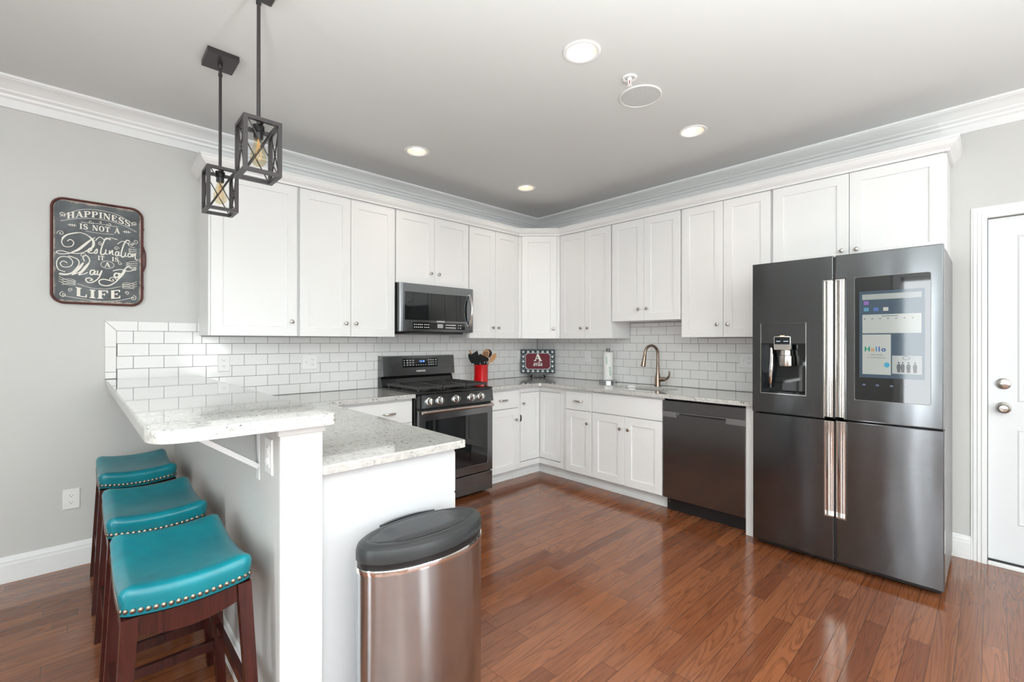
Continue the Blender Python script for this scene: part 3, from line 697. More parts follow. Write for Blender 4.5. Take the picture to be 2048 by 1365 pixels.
for bu, bz, hh, sg in ((0.026, 0.985, 0.09, -1), (-0.012, 1.10, 0.075, -1)):
    mb = MB(); st = [(bu + sg * 0.10 * k / 8 * hh, bz + hh * k / 8) for k in range(9)]
    for k in range(8):
        (a, b), (c, d) = st[k], st[k + 1]
        mb.add([on_roll(a - .0008, b), on_roll(a + .0008, b), on_roll(c + .0008, d), on_roll(c - .0008, d)], [(0, 1, 2, 3)])
        for q in (-1, 1):
            w_ = 0.011 * hh / 0.09
            mb.add([on_roll(a, b), on_roll(a + q * w_ * .6, b + .002 * hh / .09), on_roll(a + q * w_, b + .010 * hh / .09), on_roll(a + q * w_ * .35, b + .007 * hh / .09)], [(0, 1, 2, 3)])
    mb.build('leaf_print', M_GREENPRINT, t)

# ------------------------------------------------------------------ monogram sign on easel
MS = Vector((-0.185, -0.185, 0.965)); mu = Vector((1, -1, 0)).normalized(); mo = Vector((-1, -1, 0)).normalized()
mw = (Vector((0, 0, 1)) - mo * 0.14).normalized(); mn = mu.cross(mw); mn = mn if mn.dot(mo) > 0 else -mn
SW, SH = 0.385, 0.272
def TS(a, d, b): return tuple(MS + mu * a + mw * b + mn * d)
t = thing('monogram_sign', 'dark patterned sign with a maroon panel and white letter A in the counter corner', 'sign', MS)
M_NAVY = mat('navy_print', (0.022, 0.032, 0.042), 0.45, 0, 0.3); M_PALE = mat('pale_blue_print', (0.62, 0.68, 0.70), 0.3); M_MAROON = mat('maroon_print', (0.16, 0.012, 0.024), 0.5, 0, 0.25)
MB(TS).box(-SW / 2, SW / 2, 0.0, 0.005, 0.0, SH).build('plate', M_NAVY, t)
mb = MB(TS); nx, nz = 7, 5
def damask(cx, cz, s):
    q = []
    for i in range(24):
        a = 2 * PI * i / 24; r = s * (0.62 + 0.26 * math.cos(4 * a) - 0.10 * math.cos(2 * a)); q.append((cx + r * math.sin(a) * .8, cz + r * math.cos(a) * 1.1))
    return q
for i in range(nx):
    for j in range(nz):
        cx = -SW / 2 + SW * (i + .5) / nx; cz = SH * (j + .5) / nz
        if abs(cx) < 0.135 and 0.055 < cz < SH - 0.055: continue
        for pl in (damask(cx, cz - .004, 0.021),): mb.rings([[(x, d, z) for x, z in pl] for d in (0.0051, 0.0056)], cap0=False)
        for sx in (-1, 1):
            pts_ = [(cx + sx * (0.006 + 0.011 * math.sin(PI * k / 8)), cz + 0.026 - 0.016 * k / 8) for k in range(9)]
            for k in range(8):
                (a, b), (c, d_) = pts_[k], pts_[k + 1]
                if 0.003 < b < SH - .003 and abs(a) < SW / 2 - .003: mb.add([(a - .0015, .0056, b), (a + .0015, .0056, b), (c + .0015, .0056, d_), (c - .0015, .0056, d_)], [(0, 1, 2, 3)])
mb.build('damask_pattern', M_PALE, t)
def fancy(hw, hh, cz, n):
    ps = []
    for cx_, cz_, a0 in ((hw, hh, 270), (-hw, hh, 0), (-hw, -hh, 90), (hw, -hh, 180)):
        if a0 == 270: ps += [(hw + .0, -.0)] if False else []
        ps += [(cx_ + n * math.cos(math.radians(a0 - 90 * k / 6)), cz + cz_ + n * math.sin(math.radians(a0 - 90 * k / 6))) for k in range(7)]
    return ps
mb = MB(TS); pl = fancy(0.142, 0.092, SH / 2, 0.016); mb.rings([[(x, d, z) for x, z in pl] for d in (0.0051, 0.0064)], cap0=False); mb.build('panel_border', M_PALE, t)
mb = MB(TS); pl = fancy(0.138, 0.088, SH / 2, 0.018); mb.rings([[(x, d, z) for x, z in pl] for d in (0.0052, 0.0072)], cap0=False); mb.build('maroon_panel', M_MAROON, t)

# --- ribbon lettering -------------------------------------------------
def ribbon(mb, pts, wid, d, T2):
    """flat stroke along 2D pts; wid number or list; T2 maps (u,v,d) -> builder coords"""
    P_ = [Vector(p) for p in pts]; n = len(P_)
    if not hasattr(wid, '__len__'): wid = [wid] * n
    lf, rg = [], []
    for i in range(n):
        tt = P_[min(i + 1, n - 1)] - P_[max(i - 1, 0)]
        if tt.length < 1e-9: tt = Vector((1, 0))
        tt.normalize(); nn = Vector((-tt.y, tt.x)); lf.append(P_[i] + nn * wid[i] / 2); rg.append(P_[i] - nn * wid[i] / 2)
    vs = [T2(q.x, q.y, d + 4e-4 * i / n) for i, q in enumerate(lf)] + [T2(q.x, q.y, d + 4e-4 * i / n) for i, q in enumerate(rg)]
    mb.add(vs, [(i, i + 1, n + i + 1, n + i) for i in range(n - 1)])
def swell(n, lo, hi): return [lo + (hi - lo) * math.sin(PI * i / (n - 1)) for i in range(n)]
def poly2(mb, pts, d, T2): mb.add([T2(x, y, d) for x, y in pts], [tuple(range(len(pts)))])
# slab-serif capitals in a unit box: (width, [strokes]); stroke = (points, thickness)
B_, T_, S_ = 0.24, 0.09, 0.10
def ser(x, y, w=0.34): return ([(x - w / 2, y), (x + w / 2, y)], S_)
SERIF = {
 'H': (0.95, [([(.2, 0), (.2, 1)], B_), ([(.75, 0), (.75, 1)], B_), ([(.2, .52), (.75, .52)], T_), ser(.2, .05), ser(.2, .95), ser(.75, .05), ser(.75, .95)]),
 'A': (0.98, [([(.16, .04), (.47, 1)], T_), ([(.45, 1), (.80, .04)], B_), ([(.26, .33), (.68, .33)], T_), ser(.15, .05, .28), ser(.81, .05, .34)]),
 'P': (0.86, [([(.2, 0), (.2, 1)], B_), ([(.2, .95), (.5, .95), (.66, .88), (.72, .73), (.66, .57), (.5, .48), (.2, .48)], [T_, .12, .18, B_, .18, .12, T_]), ser(.2, .05, .42), ser(.13, .95, .26)]),
 'I': (0.46, [([(.23, 0), (.23, 1)], B_), ser(.23, .05, .42), ser(.23, .95, .42)]),
 'N': (0.98, [([(.16, 0), (.16, 1)], T_), ([(.82, 0), (.82, 1)], T_), ([(.18, .97), (.80, .03)], B_), ser(.16, .05, .28), ser(.13, .95, .26), ser(.82, .95, .28)]),
 'E': (0.84, [([(.2, 0), (.2, 1)], B_), ([(.1, .95), (.72, .95)], S_), ([(.1, .05), (.74, .05)], S_), ([(.2, .52), (.52, .52)], T_), ([(.70, .72), (.70, .98)], .09), ([(.72, .02), (.72, .3)], .09), ([(.52, .40), (.52, .64)], .08)]),
 'S': (0.78, [([(.68, .78), (.58, .93), (.40, .96), (.2, .88), (.15, .72), (.26, .58), (.42, .51), (.58, .43), (.68, .28), (.60, .11), (.42, .04), (.22, .08), (.12, .24)], [.08, .10, .12, .16, .2, .22, .24, .22, .2, .16, .12, .10, .08]), ([(.69, .70), (.69, .98)], .07), ([(.11, .02), (.11, .30)], .07)]),
 'O': (0.92, [([(.46, .97), (.24, .88), (.13, .5), (.24, .12), (.46, .03), (.68, .12), (.79, .5), (.68, .88), (.46, .97)], [T_, .16, B_, .16, T_, .16, B_, .16, T_])]),
 'T': (0.86, [([(.43, 0), (.43, 1)], B_), ([(.06, .95), (.80, .95)], S_), ([(.06, .70), (.06, 1)], .09), ([(.80, .70), (.80, 1)], .09), ser(.43, .05, .42)]),
 'L': (0.82, [([(.2, 0), (.2, 1)], B_), ser(.2, .95, .40), ([(.06, .05), (.74, .05)], S_), ([(.73, .02), (.73, .34)], .10)]),
 'F': (0.80, [([(.2, 0), (.2, 1)], B_), ([(.06, .95), (.72, .95)], S_), ([(.72, .68), (.72, .98)], .10), ([(.2, .52), (.52, .52)], T_), ([(.52, .40), (.52, .64)], .08), ser(.2, .05, .42)]),
 'a': (0.58, [([(.12, .52), (.25, .64), (.40, .58), (.43, .40), (.43, .1), (.52, .03)], [.10, .11, .14, .16, .16, .06]), ([(.43, .40), (.22, .34), (.10, .18), (.18, .04), (.32, .05), (.43, .15)], [.06, .10, .15, .12, .08, .05])]),
 'v': (0.58, [([(.10, .64), (.29, .02)], .16), ([(.48, .64), (.29, .02)], .07), ser(.11, .64, .24), ser(.48, .64, .2)]),
 'i': (0.32, [([(.16, 0), (.16, .66)], .16), ser(.16, .03, .30), ser(.12, .64, .18), ([(.16, .82), (.16, .98)], .17)]),
 'l': (0.32, [([(.16, 0), (.16, 1.02)], .16), ser(.16, .03, .30), ser(.12, 1.0, .18)]),
}
def serif_text(mb, s, x0, x1, fn, d, T2, gap=0.08):
    """lay s between x0..x1; fn(t, v) maps (t along 0..1, v in letter height) -> (u, v)"""
    tot = sum(SERIF[c][0] if c != ' ' else 0.5 for c in s) + gap * (len(s) - 1); x = 0; k = 0
    for c in s:
        if c == ' ': x += 0.5 + gap; continue
        wd, st = SERIF[c]; asp = (x1 - x0) / tot
        for pts, th in st:
            dense = []
            if not hasattr(th, '__len__'): th = [th] * len(pts)
            if len(pts) > 2:
                P3 = spline([(p[0], p[1], q) for p, q in zip(pts, th)], 4); dense = [(p.x, p.y) for p in P3]; ww = [p.z for p in P3]
            else:
                dense = [tuple(Vector(pts[0]).lerp(Vector(pts[1]), i / 4)) for i in range(5)]; ww = [th[0]] * 5
            # outline in letter space so that strokes warp with the arc
            n = len(dense); lf, rg = [], []
            for i in range(n):
                tt = (Vector(dense[min(i + 1, n - 1)]) - Vector(dense[max(i - 1, 0)])).normalized(); nn = Vector((-tt.y, tt.x))
                lf.append(Vector(dense[i]) + nn * ww[i] / 2); rg.append(Vector(dense[i]) - nn * ww[i] / 2)
            k += 1
            vs = [T2(*fn(x0 + (x + q.x) * asp, q.y), d + k * 6e-6) for q in lf + rg]
            mb.add(vs, [(i, i + 1, n + i + 1, n + i) for i in range(n - 1)])
        x += wd + gap
mb = MB(TS); T2s = lambda u, v, d: (u, d, v)
serif_text(mb, 'A', -0.046, 0.046, lambda u, v: (u, 0.138 + v * 0.078), 0.0076, T2s)
serif_text(mb, 'avila', -0.052, 0.052, lambda u, v: (u, 0.082 + v * 0.050), 0.0076, T2s, 0.04)
mb.build('lettering', mat('sign_white', (0.8, 0.78, 0.74), 0.3), t)
t = thing('easel', 'small black easel holding the monogram sign on the counter', 'stand', (-0.19, -0.19, 0.915))
mb = MB(TS)
for sx in (-1, 1):
    mb.bar((sx * 0.03, -0.004, -0.02), (sx * 0.018, -0.012, 0.10), 0.010, 0.006)
    mb.bar((sx * 0.075, 0.036, -0.047), (sx * 0.062, -0.004, -0.006), 0.014, 0.012)
    mb.bar((sx * 0.072, 0.030, -0.046), (sx * 0.045, -0.07, -0.034), 0.010, 0.010)
mb.box(-0.085, 0.085, -0.004, 0.012, -0.026, -0.0008).box(-0.085, 0.085, 0.0065, 0.012, -0.001, 0.010)
mb.frombm(slab_bm([(-.082, -.001), (.082, -.001), (.068, -.024), (.080, -.046), (.046, -.046), (.028, -.031), (0, -.045), (-.028, -.031), (-.046, -.046), (-.080, -.046), (-.068, -.024)], .007, .015))
mb.build('frame', M_BLACK, t)

# ------------------------------------------------------------------ utensil crock
kx, ky = -1.085, -0.265
t = thing('utensil_crock', 'glossy red ceramic crock full of kitchen utensils beside the range', 'crock', (kx, ky, 0.915))
MB().lathe([(0.062, 0.0005), (0.069, 0.006), (0.070, 0.02), (0.069, 0.165), (0.073, 0.172), (0.073, 0.180), (0.066, 0.181), (0.064, 0.170), (0.062, 0.015), (0.0, 0.012)], (kx, ky, 0.915), seg=40).build('pot', M_REDMUG, t, smooth=True)
ku = rt0.copy(); kn = (CAM - Vector((kx, ky, CAM.z))).normalized()
def TK(u, n, z): return tuple(Vector((kx, ky, 0)) + ku * u + kn * n + Vector((0, 0, z)))
def utensil(name, label, foot, neck, n_depth, head, thick, m_head, m_handle, slots=(), rh=0.006):
    f0 = TK(foot[0], foot[1], 0.932); nk = TK(neck[0], n_depth, neck[1])
    t = thing(name, label, 'utensil', f0, 'utensils in the red crock')
    MB().loft([f0, nk], [rh, rh], 10).build('handle', m_handle, t, smooth=True)
    MB(lambda a, b, d: TK(a, n_depth + d, b)).slab(head, slots, -thick / 2, thick / 2).build('head', m_head, t)
    return t
M_NYLON = mat('black_nylon', (0.008, 0.008, 0.009), 0.6, 0, 0.2)
def ellp(cx, cy, a, b, rot=0, n=22):
    return [(cx + a * math.cos(q) * math.cos(rot) - b * math.sin(q) * math.sin(rot), cy + a * math.cos(q) * math.sin(rot) + b * math.sin(q) * math.cos(rot)) for q in [2 * PI * i / n for i in range(n)]]
utensil('spatula', 'broad solid black spatula leaning out of the red crock', (0.02, 0.01), (-0.03, 1.10), 0.030, [(-0.062, 1.095), (-0.012, 1.085), (0.0, 1.19), (-0.022, 1.192), (-0.036, 1.235), (-0.052, 1.222), (-0.070, 1.212), (-0.094, 1.195), (-0.088, 1.13)], 0.004, M_NYLON, M_NYLON)
utensil('turner', 'black slotted turner at the front of the red crock', (-0.03, 0.015), (0.03, 1.105), 0.046, [(0.0, 1.10), (0.062, 1.10), (0.078, 1.145), (0.070, 1.165), (-0.012, 1.205), (-0.022, 1.15)], 0.004, M_NYLON, M_NYLON,
        [[(0.030 + .012 * i, 1.108 + .001 * i), (0.035 + .012 * i, 1.108 + .001 * i), (0.041 + .012 * i, 1.128 + .002 * i), (0.037 + .012 * i, 1.130 + .002 * i)] for i in range(3)])
utensil('serving_spoon', 'dark curved serving spoon hanging over the edge of the red crock', (0.04, -0.02), (-0.07, 1.12), 0.0, ellp(-0.099, 1.155, 0.018, 0.052, 0.35), 0.006, M_NYLON, M_NYLON)
utensil('spatula', 'slotted wooden spatula standing tallest in the red crock', (-0.02, -0.03), (0.035, 1.16), -0.02, [(0.02, 1.15), (0.065, 1.14), (0.088, 1.22), (0.070, 1.245), (0.030, 1.235), (0.006, 1.20)], 0.006, M_SPOON, M_SPOON,
        [[(0.026 + .016 * i, 1.175), (0.033 + .016 * i, 1.173), (0.039 + .016 * i, 1.222), (0.032 + .016 * i, 1.222)] for i in range(3)])
utensil('skimmer', 'round black skimmer behind the slotted wooden spatula', (0.0, -0.045), (0.06, 1.16), -0.045, ellp(0.066, 1.205, 0.044, 0.042), 0.006, M_NYLON, M_NYLON)
utensil('wooden_spoon', 'wooden spoon with an oval bowl leaning away from the range', (-0.04, -0.01), (0.088, 1.125), 0.012, ellp(0.118, 1.163, 0.024, 0.052, -0.62), 0.010, M_SPOON, M_SPOON)
utensil('wooden_spoon', 'wooden spoon showing its plain handle end beside the dark serving spoon', (0.03, -0.045), (-0.105, 1.215), -0.04, ellp(-0.108, 1.225, 0.008, 0.016, 0.3), 0.010, M_SPOON, M_SPOON, rh=0.008)

# ------------------------------------------------------------------ gas range
RX0, RX1 = -2.048, -1.288
t = thing('gas_range', 'black stainless gas range with five chrome knobs and iron grates', 'range', ((RX0 + RX1) / 2, -0.35, 0), None)
MB().box(RX0, RX1, -0.64, -0.012, 0.02, 0.905).build('body', M_GLOSSB, t)
MB().box(RX0, RX1, -0.672, -0.10, 0.9055, 0.925, 0.006).box(RX0 + .012, RX1 - .012, -0.645, -0.12, 0.9255, 0.927).build('cooktop', M_GLOSSB, t, smooth=30)
# backguard: deeper upper console over a slanted neck
mb = MB(lambda a, b, d: (d, a, b)).slab([(-0.012, 0.9065), (-0.095, 0.9065), (-0.060, 1.012), (-0.112, 1.018), (-0.098, 1.192), (-0.012, 1.196)], [], RX0 + .004, RX1 - .004).swap(lambda p: p)
bgd = mb.build('backguard', M_GRAPH, t)
MB(lambda a, b, d: (d, a, b)).slab([(-0.0125, 0.92), (-0.0965, 0.92), (-0.064, 1.0115), (-0.0125, 1.0115)], [], RX0 + .003, RX1 - .003).build('neck', M_GLOSSB, bgd)
def bgp(x, v, off=0.0):         # point on the console face, v 0..1 upward
    return Vector((x, -0.112 + 0.014 * v - off, 1.018 + 0.174 * v))
def quad_bg(mb, x0, x1, v0, v1, o0, o1):
    mb.rings([[bgp(x0, v0, o), bgp(x1, v0, o), bgp(x1, v1, o), bgp(x0, v1, o)] for o in (o0, o1)], cap0=False)
mb = MB(); quad_bg(mb, -1.853, -1.482, 0.40, 0.86, -0.0005, 0.0012); dsp = mb.build('control_display', M_GLASSB, bgd)
mb = MB()
for gx in (-1.815, -1.785, -1.755, -1.59, -1.565, -1.54):
    for gv in (0.50, 0.62, 0.74): quad_bg(mb, gx, gx + 0.017, gv, gv + 0.05, 0.001, 0.0016)
for i in range(5): quad_bg(mb, -1.72 + i * .025, -1.71 + i * .025, 0.50, 0.545, 0.001, 0.0016)
for gx in (-1.843, -1.507):
    for gv in (0.50, 0.62, 0.74): quad_bg(mb, gx, gx + 0.012, gv, gv + 0.05, 0.001, 0.0016)
mb.build('key_print', mat('grey_print', (0.45, 0.45, 0.45), 0.5), bgd)
text('clock_digits', '12:18', 0.026, M_LEDBLUE, bgd, frame_matrix(bgp(-1.655, 0.70, 0.0016), (1, 0, 0), (0, 0.08, 1)))
text('logo_lettering', 'SAMSUNG', 0.020, M_SILVERPRINT, bgd, frame_matrix(bgp(-1.668, 0.20, 0.0012), (1, 0, 0), (0, 0.08, 1)), sx=1.05, bold=0.0006)
# slanted control strip with knobs
mb = MB(lambda a, b, d: (d, a, b)).slab([(-0.6405, 0.803), (-0.690, 0.803), (-0.674, 0.903), (-0.6405, 0.903)], [], RX0 + .004, RX1 - .004)
cs = mb.build('control_panel', M_GRAPH, t)
MB().box(RX0 + .001, RX0 + .022, -0.6945, -0.6405, 0.803, 0.903, 0.003).build('end_cap', M_GLOSSB, cs)
for kx_ in (-1.951, -1.851, -1.693, -1.532, -1.432):
    c = Vector((kx_, -0.6835, 0.851)); ax = Vector((0, -1, 0.16)).normalized()
    kb = MB().lathe([(0.031, -0.001), (0.031, 0.004), (0.026, 0.006), (0.026, 0.012), (0.024, 0.03), (0.021, 0.034), (0.0, 0.035)], c, ax, 28).build('knob', M_CHROME, cs, smooth=True)
    MB().bar(c + ax * 0.030 + Vector((0, 0, -0.023)), c + ax * 0.030 + Vector((0, 0, 0.023)), 0.008, 0.022, (0, -1, 0)).build('knob_grip', M_NICKEL, cs)
MB().box(RX0 + .004, RX1 - .004, -0.655, -0.641, 0.785, 0.8025).build('vent_gap', M_BLACK, t)
# oven door
dr = MB(lambda a, b, d: (a, -d, b)).slab([(RX0 + .004, 0.196), (RX1 - .004, 0.196), (RX1 - .004, 0.784), (RX0 + .004, 0.784)], [rrect(-1.985, -1.350, 0.265, 0.700, 0.012, 3)], 0.6415, 0.678, 0.002).build('oven_door', M_GRAPH, t)
MB().box(-1.987, -1.348, -0.6745, -0.668, 0.263, 0.702).build('window', M_GLASSB, dr)
MB().loft([(-2.036, -0.716, 0.772), (-1.318, -0.716, 0.772)], 0.0125, 18).build('handle', mat('warm_steel', (0.62, 0.54, 0.50), 0.2, 1.0), dr, smooth=True)
MB().bar((-2.02, -0.679, 0.768), (-2.02, -0.709, 0.772), 0.016, 0.016).bar((-1.332, -0.679, 0.768), (-1.332, -0.709, 0.772), 0.016, 0.016).build('handle_bracket', M_GUN, dr)
MB().box(RX0 + .004, RX1 - .004, -0.676, -0.6405, 0.030, 0.186, 0.003).build('storage_drawer', M_GRAPH, t)
for lx in (RX0 + .05, RX1 - .05):
    for ly in (-0.60, -0.06): MB().cyl((lx, ly, 0.0), (lx, ly, 0.0198), 0.018).build('foot', M_BLACK, t, smooth=True)
# burners and grates
for i, (bx_, by_, br) in enumerate([(-1.90, -0.24, .036), (-1.90, -0.52, .045), (-1.668, -0.38, .05), (-1.436, -0.24, .04), (-1.436, -0.52, .045)]):
    MB().lathe([(br + .012, 0.0), (br + .012, 0.006), (br, 0.008), (br, 0.016), (br - .006, 0.019), (0, 0.019)], (bx_, by_, 0.9272)).build('burner', M_IRON, t, smooth=True)
for g0, g1 in ((-2.022, -1.793), (-1.786, -1.552), (-1.545, -1.314)):
    mb = MB(); w_, z0, z1 = 0.013, 0.946, 0.962
    for yy in (-0.145, -0.628): mb.box(g0, g1, yy - w_ / 2, yy + w_ / 2, z0 - .004, z1, .003)
    for xx in (g0 + w_ / 2, g1 - w_ / 2): mb.box(xx - w_ / 2, xx + w_ / 2, -0.628, -0.145, z0 - .004, z1, .003)
    cx_ = (g0 + g1) / 2
    for k_ in range(8):
        yy = -0.60 + k_ * 0.061
        for s_ in (-1, 1):
            x_e = g0 + .004 if s_ < 0 else g1 - .004
            mb.bar((x_e, yy, 0.948), (cx_ + s_ * 0.055, yy, 0.955), 0.010, 0.016)
    mb.box(cx_ - .005, cx_ + .005, -0.62, -0.15, z0, z1, .002)
    for xx in (g0 + .01, g1 - .01):
        for yy in (-0.62, -0.385, -0.155): mb.box(xx - .007, xx + .007, yy - .007, yy + .007, 0.9272, 0.944)
    mb.build('grate', M_IRON, t)

# ------------------------------------------------------------------ microwave
t = thing('microwave', 'black stainless over-the-range microwave with curved chrome handle', 'microwave', (-1.667, -0.2, 1.404))
MX0, MX1, MZ0, MZ1, MY = -2.047, -1.290, 1.404, 1.808, -0.372
MB().box(MX0, MX1, MY, -0.012, MZ0, MZ1).build('body', M_GLOSSB, t)
fr = MB(lambda a, b, d: (a, -d, b)).slab([(MX0 + .022, MZ0 + .002), (MX1, MZ0 + .002), (MX1, MZ1 - .001), (MX0 + .022, MZ1 - .001)], [[(-2.004, 1.503), (-1.355, 1.503), (-1.355, 1.735), (-2.004, 1.735)]], 0.3725, 0.398, 0.002).build('door', M_GRAPH, t)
MB().box(-2.006, -1.353, -0.3955, -0.390, 1.501, 1.737).build('window', M_GLASSB, fr)
MB().box(MX0, MX0 + .021, -0.402, -0.3725, MZ0, MZ1 + .001, .006).build('side_trim', M_STEEL, t, smooth=30)
MB().box(-1.955, -1.40, -0.39, -0.05, 1.388, 1.4035, .002).build('underside_vent', M_BLACK, t)
MB().box(-1.932, -1.385, -0.3998, -0.3975, 1.427, 1.485, .0005).build('control_strip', M_GLASSB, fr)
mb = MB()
for gx in [-1.918 + i * .0185 for i in range(5)] + [-1.818 + i * .0185 for i in range(3)] + [-1.60 + i * .0125 for i in range(9)] + [-1.465, -1.44]:
    for gz in (1.440, 1.463): mb.box(gx, gx + .011, -0.4004, -0.3996, gz, gz + .0065)
mb.build('key_print', M_SILVERPRINT, fr)
MB().box(-1.685, -1.627, -0.4006, -0.3996, 1.440, 1.474).build('clock_display', mat('lcd_grey', (0.4, 0.41, 0.42), 0.3), fr)
text('logo_lettering', 'SAMSUNG', 0.017, M_SILVERPRINT, fr, frame_matrix((-1.650, -0.3986, 1.495), (1, 0, 0), (0, 0, 1)), sx=1.05, bold=0.0006)
hp = [(-1.336, -0.398, 1.752)] + [(-1.336 - 0.004 * math.sin(PI * k / 12), -0.405 - 0.040 * math.sin(PI * k / 12), 1.752 - 0.29 * k / 12) for k in range(0, 13)] + [(-1.336, -0.398, 1.462)]
MB().loft(hp, 0.0105, 14).build('handle', M_CHROME, fr, smooth=True)

# ------------------------------------------------------------------ refrigerator
t = thing('refrigerator', 'black stainless four door refrigerator with touchscreen and water dispenser', 'refrigerator', (-0.37, -3.093, 0))
FX = -0.742
MB().box(-0.632, -0.03, -3.548, -2.640, 0.035, 1.818, 0.004).build('body', M_FRSIDE, t)
MB().box(-0.66, -0.6325, -3.54, -2.65, 0.05, 1.80).build('gasket', M_BLACK, t)
MB().box(-0.690, -0.05, -3.535, -2.655, 0.012, 0.0345, .003).build('base_grille', M_BLACK, t)
for ly in (-2.70, -3.50):
    for lx in (-0.62, -0.1): MB().cyl((lx, ly, 0.0), (lx, ly, 0.0118), 0.02).build('foot', M_BLACK, t, smooth=True)
TF = lambda a, b, d: (-d, -a, b)
NW = 0.047
def fdoor(a0, a1, b0, b1, inner, n0, n1, holes=()):
    """door panel with a finger notch (n0..n1) cut into its inner edge"""
    if inner == 'hi': o = [(a0, b0), (a1, b0), (a1, n0), (a1 - NW, n0), (a1 - NW, n1), (a1, n1), (a1, b1), (a0, b1)]
    else: o = [(a0, b0), (a1, b0), (a1, b1), (a0, b1), (a0, n1), (a0 + NW, n1), (a0 + NW, n0), (a0, n0)]
    q = []
    for p in o:
        if p not in q: q.append(p)
    return MB(TF).slab(q, holes, 0.662, -FX, 0.004, 2)
def chan(mb, a_out, a_in, n0, n1):
    """polished curved channel lining the notch: rim, hollow, rim"""
    P0 = [(0.0, 0.745), (0.0, 0.7465), (0.10, 0.7465), (0.16, 0.735), (0.30, 0.716), (0.50, 0.708), (0.74, 0.714), (0.92, 0.732), (1.0, 0.7425), (1.0, 0.675), (0.0, 0.675)]
    mb.rings([[(a_out + (a_in - a_out) * u, z, d) for u, d in P0] for z in (n0, n1)])
    return mb
dispH = [(2.690, 1.0), (2.938, 1.0), (2.938, 1.312), (2.690, 1.312)]
LU = fdoor(2.636, 3.0765, 0.872, 1.828, 'hi', 0.872, 1.688, [dispH]).build('door', M_BLKSS, t, smooth=30)
RU_ = fdoor(3.088, 3.546, 0.876, 1.828, 'lo', 0.876, 1.688).build('door', M_BLKSS, t, smooth=30)
LL = fdoor(2.640, 3.0815, 0.046, 0.862, 'hi', 0.300, 0.862).build('door', M_BLKSS, t, smooth=30)
RL = fdoor(3.093, 3.550, 0.046, 0.866, 'lo', 0.300, 0.866).build('door', M_BLKSS, t, smooth=30)
for dd, ao, ai, n0, n1 in ((LU, 3.0765 - NW + .0004, 3.0765, .874, 1.6876), (RU_, 3.088 + NW - .0004, 3.088, .878, 1.6876), (LL, 3.0815 - NW + .0004, 3.0815, .3004, .860), (RL, 3.093 + NW - .0004, 3.093, .3004, .864)):
    mb = MB(TF); chan(mb, ao, ai, n0, n1); mb.slab([(min(ao, ai), n1 - .006), (max(ao, ai), n1 - .006), (max(ao, ai), n1), (min(ao, ai), n1)], [], .68, .7462); 
    if n0 < 0.5: mb.slab([(min(ao, ai), n0), (max(ao, ai), n0), (max(ao, ai), n0 + .006), (min(ao, ai), n0 + .006)], [], .68, .7462)
    mb.build('handle', M_CHROME, dd, smooth=40)
MB().box(-0.735, -0.665, -3.0868, -3.0778, 0.876, 1.82).build('centre_gasket', M_BLACK, t)
MB().box(-0.735, -0.665, -3.0922, -3.0828, 0.050, 0.860).build('centre_gasket', M_BLACK, t)
# dispenser
dp = MB(TF).slab([(2.6905, 1.0005), (2.9375, 1.0005), (2.9375, 1.3115), (2.6905, 1.3115)], [], 0.664, 0.672).slab([(2.6905, 1.0005), (2.9375, 1.0005), (2.9375, 1.008), (2.6905, 1.008)], [], .672, .7405) \
    .slab([(2.6905, 1.0005), (2.694, 1.0005), (2.694, 1.3115), (2.6905, 1.3115)], [], .672, .7405).slab([(2.934, 1.0005), (2.9375, 1.0005), (2.9375, 1.3115), (2.934, 1.3115)], [], .672, .7405).slab([(2.6905, 1.306), (2.9375, 1.306), (2.9375, 1.3115), (2.6905, 1.3115)], [], .672, .7405).build('dispenser', M_GLASSB, LU)
MB(TF).slab([(2.690, 1.3125), (2.938, 1.3125), (2.938, 1.441), (2.690, 1.441)], [], -FX + .0002, -FX + .003, .001).build('cover_panel', M_BLKSS, dp)
mb = MB(TF)
for a0, a1, b0, b1 in ((2.6865, 2.6895, .998, 1.441), (2.9385, 2.9415, .998, 1.441), (2.6865, 2.9415, .9945, .9978)): mb.slab([(a0, b0), (a1, b0), (a1, b1), (a0, b1)], [], -FX + .0002, -FX + .004)
mb.build('edge_trim', M_CHROME, dp)
MB(TF).slab(rrect(2.765, 2.859, 1.272, 1.358, .006, 3), [], -FX - .02, -FX + .007, .002).build('control_bezel', M_CHROME, dp)
MB(TF).slab([(2.770, 1.308), (2.854, 1.308), (2.854, 1.353), (2.770, 1.353)], [], -FX + .0072, -FX + .0082).build('control_display', M_GLASSB, dp)
mb = MB(TF)
for a0, a1 in ((2.779, 2.802), (2.820, 2.846)): mb.slab([(a0, 1.325), (a1, 1.325), (a1, 1.329), (a0, 1.329)], [], -FX + .0083, -FX + .0086)
mb.build('display_print', scr('display_white', (0.6, 0.8, 1.0), 0.8), dp)
MB(TF).slab([(2.800, 1.3585), (2.824, 1.3585), (2.824, 1.362), (2.800, 1.362)], [], -FX + .0005, -FX + .006).build('lamp', mat('amber_lamp', (1, .6, .3), .4, emit=(1.0, 0.5, 0.2), estr=5.0), dp)
MB().lathe([(0.034, 0.0), (0.036, -0.03), (0.033, -0.034), (0.0, -0.034)], (-0.722, -2.828, 1.27), seg=24).lathe([(0.040, -0.034), (0.042, -0.09), (0.040, -0.098), (0.0, -0.098)], (-0.722, -2.830, 1.27), seg=24).build('nozzle', M_NICKEL, dp, smooth=True)
MB().loft(spline([(-0.70, -2.735, 1.29), (-0.72, -2.742, 1.20), (-0.715, -2.735, 1.10), (-0.69, -2.728, 1.03)], 6), 0.010, 12, squash=0.4).build('water_lever', M_CHROME, dp, smooth=True)
